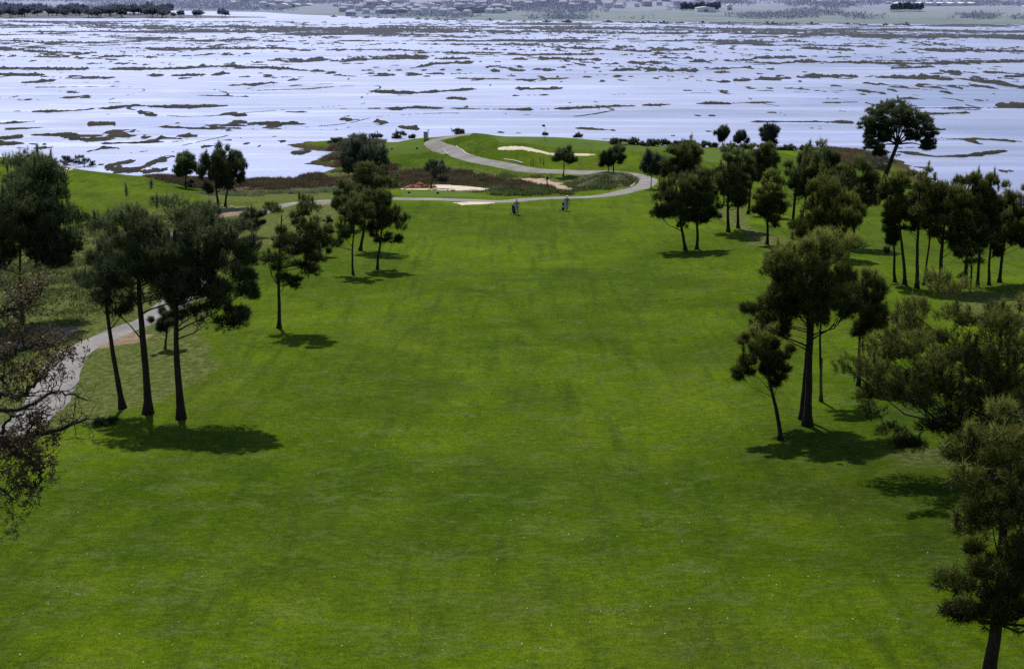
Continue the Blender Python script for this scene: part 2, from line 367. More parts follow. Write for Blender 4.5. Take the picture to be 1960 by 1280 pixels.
def catmull(pts, k=10):
    pts = [np.array(p, float) for p in pts]; P_ = [2*pts[0]-pts[1]]+pts+[2*pts[-1]-pts[-2]]; out = []
    for i in range(1, len(P_)-2):
        a, b, c, d = P_[i-1:i+3]
        for j in range(k):
            t = j/k; out.append(.5*((2*b)+(-a+c)*t+(2*a-5*b+4*c-d)*t*t+(-a+3*b-3*c+d)*t**3))
    out.append(pts[-1]); return out
def ribbon(name, pix, width, mat, lift=.06, k=14, wob=.15, world=False, widths=None):
    pts = catmull([p if world else hit(*p)[:2] for p in pix], k); V = []; Q = []; nn = 9
    for i, p in enumerate(pts):
        d = pts[min(i+1, len(pts)-1)]-pts[max(i-1, 0)]; d = d/np.linalg.norm(d); s = np.array([-d[1], d[0]])
        w = (width if widths is None else np.interp(i/(len(pts)-1), np.linspace(0, 1, len(widths)), widths))
        wl = w/2*(1+wob*(float(vnoise(np.array(i*.35), np.array(1.5)))-.5)); wr = w/2*(1+wob*(float(vnoise(np.array(i*.35), np.array(9.5)))-.5))
        for q in range(nn):
            f = q/(nn-1)*2-1; o = p+s*(wl if f < 0 else wr)*f
            z = float(hgt(o[0], o[1]))+(lift if abs(f) < .99 else -.05); V.append((o[0], o[1], z))
    for i in range(len(pts)-1):
        for q in range(nn-1):
            a = i*nn+q; Q.append((a, a+nn, a+nn+1, a+1))
    return link(name, mesh_np(name, V, Q, mat, True)), pts
PATH1 = [(905,256.5),(880,259),(852,264),(828,271),(835,279),(860,288),(880,297),(905,305),(945,313),(985,321),(1030,327),(1100,330),(1170,331),(1215,337),(1240,347),(1228,358),(1195,367),(1150,375.5),(1100,378.5),(1040,380),(990,384),(960,386),(900,384.5),(840,382),(760,380.5),(700,381),(620,385),(560,390),(515,401),(480,414)]
o, PP1 = ribbon('cart_path', PATH1, 3.2, M['path']); tag(o, kind='structure')
PATH2 = [(-90,850),(10,828),(72,790),(102,745),(120,700),(146,672),(180,656),(235,632),(290,612),(325,585),(350,562),(366,535),(366,505),(350,475),(325,445)]
o, PP2 = ribbon('cart_path', PATH2, 3.1, M['path']); tag(o, kind='structure')
SANDY = []
def patch(name, pix, mat, lift=.05, dip=0, noise=.5, res=.35, kind='structure'):
    poly = wp(pix); poly = [tuple(p) for p in catmull(poly+[poly[0]], 5)[:-1]]; SANDY.append(poly)
    xs = [p[0] for p in poly]; ys = [p[1] for p in poly]
    X, Y = np.meshgrid(np.arange(min(xs)-1, max(xs)+1, res), np.arange(min(ys)-1, max(ys)+1, res))
    sd = poly_sd(poly, X, Y).reshape(X.shape)+(fbm(X*.8, Y*.8, 3, 8)-.5)*noise*2
    H_ = hgt(X, Y)+np.where(sd > 0, lift, -.08)+dip*np.clip(sd, 0, 1.5)
    I = np.arange(X.size).reshape(X.shape); Q = np.stack([I[:-1, :-1], I[:-1, 1:], I[1:, 1:], I[1:, :-1]], -1).reshape(-1, 4)
    Q = Q[(sd.ravel()[Q] > 0).any(1)]
    u, inv = np.unique(Q, return_inverse=True); V = np.stack([X.ravel(), Y.ravel(), H_.ravel()], -1)[u]
    return tag(link(name, mesh_np(name, V, inv.reshape(-1, 4), mat, True)), kind=kind)
BK = [(950,284),(974,280),(1002,281),(1035,288),(1058,293),(1107,293.5),(1143.5,296),(1112,299),(1060.6,297.5),(1022,291),(997,287.5),(958.6,288)]
patch('sand_bunker', BK, M['sand'], noise=.15)
patch('sand_bunker', [(90,322),(115,322),(141,324),(120,332),(108,337),(95,331)], M['sand'], noise=.2)
patch('sandy_ground', [(758,362.5),(800,358),(840,355),(880,356.5),(930,361),(958,364),(900,365.5),(820,364)], M['sand'], lift=.08, noise=.9)
patch('sandy_ground', [(868,389),(895,387),(948,388),(925,391),(890,392.5)], M['sand'], noise=.6)
patch('sandy_ground', [(988,342),(1035,343),(1062,348),(1078,356),(1092,364),(1078,367),(1052,357),(1012,349)], M['dirt'], lift=.08, noise=1.2)
# pale kerb edging along the loop path
def kerb(pix, k=6):
    pts = catmull([hit(*p)[:2] for p in pix], k); b = MB()
    b.tube([(p[0], p[1], float(hgt(p[0], p[1]))+.07) for p in pts], [.12]*len(pts), 4)
    tag(b.build('kerb', M['kerb']), kind='structure')
kerb([(848,287),(852,291),(857,297)]); kerb([(874,281),(884,288),(893,296),(910,300)]); kerb([(1206,359),(1215,352),(1220,345)])
kerb([(1002,314),(985,309),(965,306)])

# ------------------------------------------------------------------ water
WV = []; ys = np.concatenate([[150], np.linspace(200, 1200, 6), [2000, 4000, 9000]]); xs = [-6000, -1500, -400, 0, 400, 1500, 6000]
for y in ys:
    for x in xs: WV.append((x, y, 0))
WF = [(j*7+i, j*7+i+1, (j+1)*7+i+1, (j+1)*7+i) for j in range(len(ys)-1) for i in range(6)]
tag(link('lagoon_water', mesh_np('lagoon_water', WV, WF, M['water'])), kind='structure')

# ------------------------------------------------------------------ marsh flats in the lagoon
ST = [
 (4,[(75,45),(250,50),(500,54),(760,58),(980,62)]),(3,[(150,52),(400,57),(620,61)]),(4,[(600,60),(980,63),(1400,64),(1700,68),(1960,70)]),(5,[(1500,67),(1740,71),(1960,74)]),(2,[(1000,57),(1400,58),(1960,62)]),(2,[(700,50),(1100,53),(1500,55)]),
 (1.5,[(0,66),(150,64)]),(2.5,[(42,79),(75,82),(120,84)]),(1.5,[(250,72),(310,74),(380,76)]),(1.5,[(380,78),(520,77)]),(3,[(240,92),(300,94),(380,93),(530,93),(600,99)]),
 (5,[(0,95),(60,98),(160,103)]),(2,[(50,108),(130,110),(250,117)]),(5.5,[(473,123),(540,118),(660,114),(780,108),(900,113)]),(5,[(910,118),(825,122),(805,127),(755,136)]),(2.5,[(600,97),(760,97),(980,102)]),(2,[(700,70),(920,72)]),
 (4,[(0,132),(200,131),(350,130),(430,127),(540,133),(650,138)]),(6,[(380,127),(440,128)]),(4.5,[(0,142),(60,145),(140,149),(215,147)]),(4,[(38,160),(70,158),(105,154)]),(5.5,[(278,144),(350,146),(440,143)]),
 (3.5,[(460,165),(530,160),(590,150)]),(2,[(650,146),(750,147)]),(1.5,[(870,150),(980,151)]),(1.5,[(60,167),(240,166)]),(3.5,[(710,175),(800,177),(860,173),(910,170)]),(4,[(850,188),(893,190)]),(5,[(410,175),(440,182)]),(1.5,[(370,183),(480,185)]),
 (3,[(680,209),(770,208),(850,207),(1000,211),(1100,208),(1200,204),(1320,199),(1440,197),(1480,197)]),(5,[(740,210),(780,208),(850,207)]),(5,[(884,207),(900,207)]),
 (4.5,[(45,214),(120,214),(200,209),(260,203),(330,205),(460,203)]),(6,[(262,216),(300,222)]),(5.5,[(382,228),(430,221),(478,223)]),(6,[(85,214),(120,214)]),
 (3,[(0,237),(70,233)]),(2.5,[(10,248),(110,244)]),(7,[(165,240),(225,240)]),(6,[(215,257),(247,258)]),(2.5,[(285,243),(360,246),(445,248)]),(6,[(0,266),(45,263)]),(2.5,[(60,260),(150,259)]),(4,[(130,268),(210,266)]),(3,[(190,276),(280,273),(350,270)]),(6,[(193,282),(232,283)]),
 (6,[(0,275),(92,277)]),(5,[(28,285),(92,284)]),(3,[(400,244),(465,247)]),(4,[(760,243),(803,246)]),(2.5,[(318,291),(350,289)]),(3,[(535,240),(600,239)]),(3,[(600,251),(650,250)]),
 (5,[(980,117),(1020,116),(1070,113),(1160,114)]),(4,[(1315,118),(1420,115),(1490,110),(1555,108)]),(3,[(1200,122),(1290,120)]),(4,[(1445,121),(1490,123),(1540,119),(1700,122),(1860,122),(1960,119)]),(7,[(1165,141),(1200,136),(1290,136),(1342,138)]),(2.5,[(1340,134),(1440,128)]),(4,[(1365,140),(1402,140)]),
 (4.5,[(1355,158),(1400,155),(1490,152),(1540,146),(1570,147),(1740,147),(1830,150),(1900,158),(1960,166)]),(7,[(1520,148),(1565,147)]),(6,[(1735,147),(1800,147)]),(6,[(1795,136),(1842,141)]),(3,[(1700,132),(1785,127)]),(5,[(985,170),(1040,170),(1080,168)]),(2,[(980,183),(1050,182)]),
 (2,[(1570,198),(1645,197)]),(3,[(1718,188),(1775,190)]),(3,[(1735,207),(1900,206),(1960,207)]),(13,[(1905,201),(1990,202)]),(5,[(1760,220),(1855,217)]),(4,[(1775,248),(1813,248)]),(2.5,[(1435,233),(1560,234),(1635,236)]),(5,[(1575,235),(1636,236)]),
 (3.5,[(1790,267),(1870,266),(1960,271)]),(3.5,[(1720,290),(1790,299),(1840,299),(1925,290)]),(4,[(1755,95),(1860,98),(1960,100)]),(4,[(1520,93),(1650,97)]),(2.5,[(950,253),(1015,256)]),(2.5,[(1100,246),(1180,251)]),(3,[(1695,315),(1780,322)]),(3,[(1640,297),(1705,292)]),
 (3,[(1240,96),(1330,94)]),(3,[(1060,90),(1180,97),(1250,99)]),(2,[(1300,76),(1560,80)]),(2.5,[(1440,86),(1700,90)]),(2,[(860,84),(1060,88)]),(2.5,[(1080,118),(1120,127)]),(5,[(300,265),(345,267)]),(2.5,[(1880,137),(1960,141)]),(3,[(1920,146),(1960,146)]),(3,[(1690,165),(1790,172),(1830,180)]),
]
pc = np.arange(-160, 2121, 1.3); pr = np.arange(41, 352, .6)
PX, PY = np.meshgrid(pc, pr)
u = (PX-980)/F; v = (640-PY)/F; dz = -sp+v*cp; dy = cp+v*sp; tt = -CAMZ/dz; LX = u*tt; LY = dy*tt
field = np.full(PX.shape, -9.0); n3 = fbm(LX*.30, LY*.10, 4, 111)
wig = (fbm(LX*.03, LY*.015, 4, 21)-.5); wig2 = (fbm(LX*.09, LY*.05, 4, 31)-.5)
n1 = fbm(LX*.026, LY*.045, 6, 41); n2 = fbm(LX*.13, LY*.16, 5, 51)
for th, pl in ST:
    xs_ = [p[0] for p in pl]; ys_ = [p[1] for p in pl]
    yc = np.interp(PX, xs_, ys_)+wig*th*1.5+np.sin(PX*.013+th)*.8; L = xs_[-1]-xs_[0]
    if L < 0: xs_, ys_ = xs_[::-1], ys_[::-1]; yc = np.interp(PX, xs_, ys_)+wig*th*1.5; L = -L
    e = np.minimum(PX-xs_[0], xs_[-1]-PX)/max(8, L*.12)
    if xs_[-1] >= 1955: e = (PX-xs_[0])/max(8, L*.12)
    if xs_[0] <= 0: e = (xs_[-1]-PX)/max(8, L*.12)
    th_ = (th*.38*(.8+2.0*wig2+1.2*(n3-.5))+.30)*np.clip(e*1.6, -1, 1)
    m = th_-np.abs(PY-yc)+(n2-.5)*th*.55+(n3-.5)*th*.8
    field = np.maximum(field, m)
far_ = 1-sstep(60, 135, PY); near_l = sstep(200, 260, PY)*(1-sstep(420, 760, PX)); near_r = sstep(180, 300, PY)*sstep(1500, 1900, PX)
thr = .71-.085*far_-.06*near_l-.02*near_r+.06*sstep(900, 1000, PX)*sstep(150, 200, PY)*(1-near_r)
n0 = fbm(LX*.008, LY*.016, 4, 141); n5 = fbm(LX*.03, LY*.045, 5, 151)
bits = np.maximum((n1*.5+n2*.25+n3*.25-thr+.006)*14, ((n0*.5+n5*.32+n2*.18)-(.572+.125*(1-far_)))*16)
bits = bits-1.6*sstep(140, 185, PY)*(1-near_l)
bits = np.where((PX > 150) & (PX < 660) & (PY > 296), bits-1.5, bits)
bits = np.maximum(bits, ((n5*.5+n3*.5)-(.652-.02*near_l+.05*sstep(140, 185, PY)*(1-near_l)))*14)
lines = (.021-np.abs(fbm(LX*.008, LY*.005, 4, 61)-.5))*40*sstep(.42, .55, n2)*(.6+.4*far_)-.45
ff = np.maximum(np.maximum(field+(n2-.5)*.8+(n3-.5)*1.0, bits), lines)
px_m = F/np.hypot(LX, LY)
zz = np.where(ff > 0, .06+np.clip(ff, 0, 1)*.06+np.clip(ff, 0, 2.0)*(fbm(LX*1.3, LY*.4, 3, 71)**2)*(.30+.9*sstep(250, 900, LY)), -.08)
ok = (hgt(LX, LY) < -.1) | (LY > 325) | (np.abs(LX) > 195)
ff = np.where(ok, ff, -1)
I = np.arange(PX.size).reshape(PX.shape); Q = np.stack([I[:-1, :-1], I[1:, :-1], I[1:, 1:], I[:-1, 1:]], -1).reshape(-1, 4)
Q = Q[(ff.ravel()[Q] > 0).sum(1) >= 2]
uq, inv = np.unique(Q, return_inverse=True)
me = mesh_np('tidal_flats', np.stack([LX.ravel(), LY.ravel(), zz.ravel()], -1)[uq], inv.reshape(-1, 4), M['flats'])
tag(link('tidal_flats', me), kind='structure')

# ------------------------------------------------------------------ far shore and hills
SHX = [-400, 0, 300, 520, 600, 700, 850, 1000, 1300, 1600, 1960, 2400]; SHY = [19, 19, 20, 24, 29, 33, 37.5, 40, 43, 46, 48, 50]
def far_h(X, Y, d):   # d = metres beyond the shoreline
    base = .4+np.clip(d, 0, 900)*.004
    hn = fbm(X*.0011, Y*.0011, 4, 91)
    ang = 980+F*X/Y
    rise = (.012+.030*np.exp(-((ang-900)/330)**2)+.020*np.exp(-((ang-1480)/160)**2))*np.clip(d-250-500*sstep(1150, 1700, ang), 0, 5000)
    hills = np.clip(d-1500, 0, 6000)*.05*(.5+hn)
    return base+rise*(.5+hn)+hills+(fbm(X*.02, Y*.02, 3, 95)-.5)*np.clip(d, 0, 300)*.012
pcs = np.arange(-500, 2480, 8); dd = np.concatenate([[0], np.geomspace(6, 7000, 130)])
V = []
shd = np.array([np.hypot(*on_z(p, y_, 0)[:2]) for p, y_ in zip(pcs, np.interp(pcs, SHX, SHY))])
ang = np.arctan((pcs-980)/(F*1.0)); DD = shd[:, None]+dd[None]+(fbm(pcs*.03, pcs*0, 3, 5)[:, None]-.5)*60*np.exp(-dd[None]/50)
FX = np.sin(ang)[:, None]*DD; FY = np.cos(ang)[:, None]*DD; FZ = far_h(FX, FY, dd[None]+0*FX); FZ[:, 0] = -.3
I = np.arange(FX.size).reshape(FX.shape); Q = np.stack([I[:-1, :-1], I[1:, :-1], I[1:, 1:], I[:-1, 1:]], -1).reshape(-1, 4)
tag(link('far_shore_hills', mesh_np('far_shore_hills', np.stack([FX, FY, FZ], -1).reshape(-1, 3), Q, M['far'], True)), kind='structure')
def far_at(px, py):
    """point of the far land seen at a photo position"""
    d = ray(px, py); a = math.atan((px-980)/F); s0 = np.interp(px, pcs, shd)
    r = np.concatenate([np.arange(0, 3000, 4.0)]); x = math.sin(a)*(s0+r); y = math.cos(a)*(s0+r); h = far_h(x, y, r); h[0] = .2
    zl = CAMZ+d[2]/math.hypot(d[0], d[1])*(s0+r)
    b = np.nonzero(zl < h)[0]; k = b[0] if len(b) else 700
    return np.array([x[k], y[k], h[k]])

# ------------------------------------------------------------------ trees
def unit(v): return v/np.maximum(np.linalg.norm(v, axis=-1, keepdims=True), 1e-9)
def needles(C, Dr, L, wd, K, rg, spread=.75, leaf=False):
    """bursts of K slim needle faces at centres C along directions Dr"""
    n_ = len(C); Cn = np.repeat(C, K, 0); Dn = np.repeat(Dr, K, 0)
    s_ = rg.random((n_*K, 1)); o_ = Cn+Dn*(s_-.5)*L*.9
    dr = unit(Dn*(.35+.3*s_)+rg.normal(size=(n_*K, 3))*spread*.62); ln = L*(.6+.6*rg.random((n_*K, 1)))
    side = unit(np.cross(dr, rg.normal(size=(n_*K, 3)))); w_ = wd*(.7+.6*rg.random((n_*K, 1)))
    if leaf:
        V_ = np.stack([o_, o_+dr*ln*.5+side*w_, o_+dr*ln, o_+dr*ln*.5-side*w_], 1).reshape(-1, 3); return V_, 4
    V_ = np.stack([o_-side*w_*.5, o_+side*w_*.5, o_+dr*ln], 1).reshape(-1, 3); return V_, 3
def crown_mesh(name, centre, rad, mat, seed, nC=60, nT=36, K=12, L=.22, wd=.03, flat=.35, cs=.30, leaf=False, hollow=.45, up=.5, shoots=True):
    rg = np.random.default_rng(seed); c = np.array(centre); r = np.array(rad)
    nL = int(np.clip(5+nC*.13, 6, 20)); ld_ = unit(rg.normal(size=(nL*8, 3)))
    keep = []
    for q in ld_:                       # boughs spread evenly over the crown
        if q[2] < -flat*.8: continue
        if all(np.dot(q, k_) < .93-.02*nL for k_ in keep) or len(keep) < 3: keep.append(q)
        if len(keep) >= nL: break
    ld_ = np.array(keep)*(.42+.26*rg.random((len(keep), 1))); lr = .24+.22*rg.random(len(keep))+.5/(len(keep)+2); ld_ = np.concatenate([ld_, [[0, 0, .05]]]); lr = np.append(lr, .30)
    wgt = lr**2; li = rg.choice(len(ld_), nC, p=wgt/wgt.sum()); u_ = unit(rg.normal(size=(nC, 3)))
    p = ld_[li]+u_*(lr[li]*(.45+.55*rg.random(nC)**.5))[:, None]*np.array([1, 1, .85]); kp = (p[:, 2] > -flat-.25*rg.random(nC)) & (np.linalg.norm(p, axis=1) < 1.0); p = p[kp]; uz = u_[kp, 2]
    cl = c+p*r; cr = cs*r.mean()*(.40+.42*rg.random(len(p)))
    t_ = unit(rg.normal(size=(len(p), nT, 3))); t_[:, :, 2] = np.where(t_[:, :, 2] < -.3, -t_[:, :, 2]*.6, t_[:, :, 2])
    tr = (.35+.65*rg.random((len(p), nT, 1))**.6); sq = np.array([1, 1, .75]); off = t_*tr*cr[:, None, None]*sq
    if shoots:                          # upright young shoots on the outer clumps
        m_ = (p[:, 2] > -.1) & (rg.random(len(p)) < .5); ns = max(4, nT//5); hh = np.linspace(0, 1, ns)[None, :, None]
        so = rg.normal(size=(len(p), 1, 3))*cr[:, None, None]*.5+np.array([0, 0, 1.0])*hh*(L*.55+cr[:, None, None]*.2)*(.4+rg.random((len(p), 1, 1)))+cr[:, None, None]*np.array([0, 0, .35]); off[m_, :ns] = so[m_]; t_[m_, :ns] = np.array([0, 0, 1.])
    TC = cl[:, None]+off; out = unit(p)[:, None]*.35
    TD = unit(t_*.8+out+np.array([0, 0, up])+rg.normal(size=t_.shape)*.25)
    V_, k = needles(TC.reshape(-1, 3), TD.reshape(-1, 3), L, wd, K, rg, leaf=leaf)
    ti = np.clip(.16+.50*t_[:, :, 2]*tr[:, :, 0]+.22*(p[:, 2:3])+.16*uz[:, None]+.17*rg.normal(size=t_.shape[:2])*.8, 0, 1)  # lit tops and shaded undersides of boughs painted into the tint
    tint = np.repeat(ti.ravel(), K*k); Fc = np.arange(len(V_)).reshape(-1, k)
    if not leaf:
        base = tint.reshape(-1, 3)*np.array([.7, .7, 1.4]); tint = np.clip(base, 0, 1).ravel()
    return mesh_np(name, V_, Fc, mat, False, dict(tint=tint)), cl, cr
def px_scale(Y): return F/Y
def tree(base, top, cx, cw, cb, label, mat='needle_green', seed=1, den=1.0, r=None, flat=.62, lean=None, name='pine_tree', bark='bark', group=None,
         hollow=.45, cs=.30, limbs=14, wob=.5, cat='tree', leaf=False, extra=None, basept=None, up=.5, needle=1.0):
    """base px; top/bottom rows of crown; crown centre and width in photo pixels"""
    B = hit(*base) if basept is None else np.array(basept); Y = B[1]; T = on_y(cx, top, Y); Bt = on_y(cx, cb, Y); sc_ = Y/F/cp
    rx = cw/2*Y/F*1.0; vis = (T[2]-Bt[2])/2; th = math.atan((CAMZ-T[2])/Y)
    ry = rx*.92; rz = math.sqrt(max((vis**2-(ry*math.sin(th))**2*.7), (vis*.5)**2)); zc = (T[2]+Bt[2])/2
    H = T[2]-B[2]; root = empty(name, tuple(B)); tag(root, label, cat, group)
    rg = random.Random(seed); C = np.array([T[0]-B[0], 0, zc-B[2]])
    r0 = (r if r else .018*H+.05)*.84
    # trunk
    tp = []; top_z = C[2]+rz*.6; N = 12; lx = C[0] if lean is None else lean
    ph = rg.random()*6; a_ = wob*(.5+rg.random()*.6)
    for i in range(N+1):
        f = i/N; e = f**1.15
        tp.append((lx*e+math.sin(f*4.2+ph)*a_*.5*f*(1-f)*2+rg.uniform(-.02, .02), math.cos(f*3.6+ph)*a_*.5*f*(1-f)*2, f*top_z-.15*(1-f)))
    rad = [r0*(1.7 if i == 0 else 1.1 if i == 1 else 1)*(1-.72*(i/N))*(1+rg.uniform(-.05, .05)) for i in range(N+1)]
    b = MB(); b.tube(tp, rad, 8); b.build('trunk', M[bark], root)
    px = F/Y  # photo pixels per metre
    L = min(.42, max(.24, 5.8/px))*needle; wd = max(.018, .62/px)
    area = 4*rx*rz; nC = int(np.clip(44+area*1.7, 44, 200)*den*.88); nT = int(np.clip(50*(min(1, px/24)), 26, 60)*den**.3); K_ = 18 if px > 24 else 12
    if leaf: L *= .8; wd = .05*max(1, 24/px)
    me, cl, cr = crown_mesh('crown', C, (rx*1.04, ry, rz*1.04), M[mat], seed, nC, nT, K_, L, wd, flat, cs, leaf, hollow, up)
    co = np.empty(len(me.vertices)*3, np.float32); me.vertices.foreach_get('co', co); co = co.reshape(-1, 3).astype(float); sx = sz = 1.0; c0 = C.copy(); c1 = C.copy()
    for _ in range(5):
        q = (co-c0)*np.array([sx, 1, sz])+c1; X_, Y_ = project(q[::7, 0]+B[0], q[::7, 1]+B[1], q[::7, 2]+B[2])
        xa, xb = np.percentile(X_, [1, 99]); ya, yb = np.percentile(Y_, [1, 99])
        sx *= cw/(xb-xa); sz = np.clip(sz*(cb-top)/(yb-ya), .5, 2.2); c1 = c1+np.array([(cx-(xa+xb)/2)/px, 0, ((ya+yb)/2-(top+cb)/2)/px])
    co = (co-c0)*np.array([sx, 1, sz])+c1; cl = (cl-c0)*np.array([sx, 1, sz])+c1; me.vertices.foreach_set('co', co.astype(np.float32).ravel()); me.update()
    link('crown', me, root); C = c1
    lb = MB(); order = sorted(range(len(cl)), key=lambda i: rg.random())[:int(limbs)]
    for i in order:
        e = cl[i]; hz = math.hypot(e[0]-C[0], e[1]); f = np.clip((e[2]-hz*rg.uniform(.35, .9)-rg.uniform(0, .5))/top_z, min(.85, .5*C[2]/top_z), .95)
        k = min(int(f*N), N-1); s = np.array(tp[k])+(np.array(tp[k+1])-np.array(tp[k]))*(f*N-k)
        mid = s*.45+e*.55+np.array([rg.uniform(-.1, .1), rg.uniform(-.1, .1), -hz*.10+rg.uniform(-.12, .12)])+np.array([rg.gauss(0, .08), rg.gauss(0, .08), 0])*hz; q1 = s*.75+mid*.25+np.array([0, 0, hz*.02])
        rb = rad[k]*rg.uniform(.2, .42); lb.tube([s, q1, mid, e], [rb, rb*.8, rb*.55, rb*.18], 5)
        for j in range(3):
            w_ = e+np.array([rg.uniform(-1, 1), rg.uniform(-1, 1), rg.uniform(-.2, .9)])*cr[i]
            lb.tube([mid*(1-.25*j)+e*.25*j, (mid+w_)/2+np.array([0, 0, .05]), w_], [rb*.4, rb*.25, rb*.1], 4, False)
    lb.build('branch', M[bark], root)
    return root
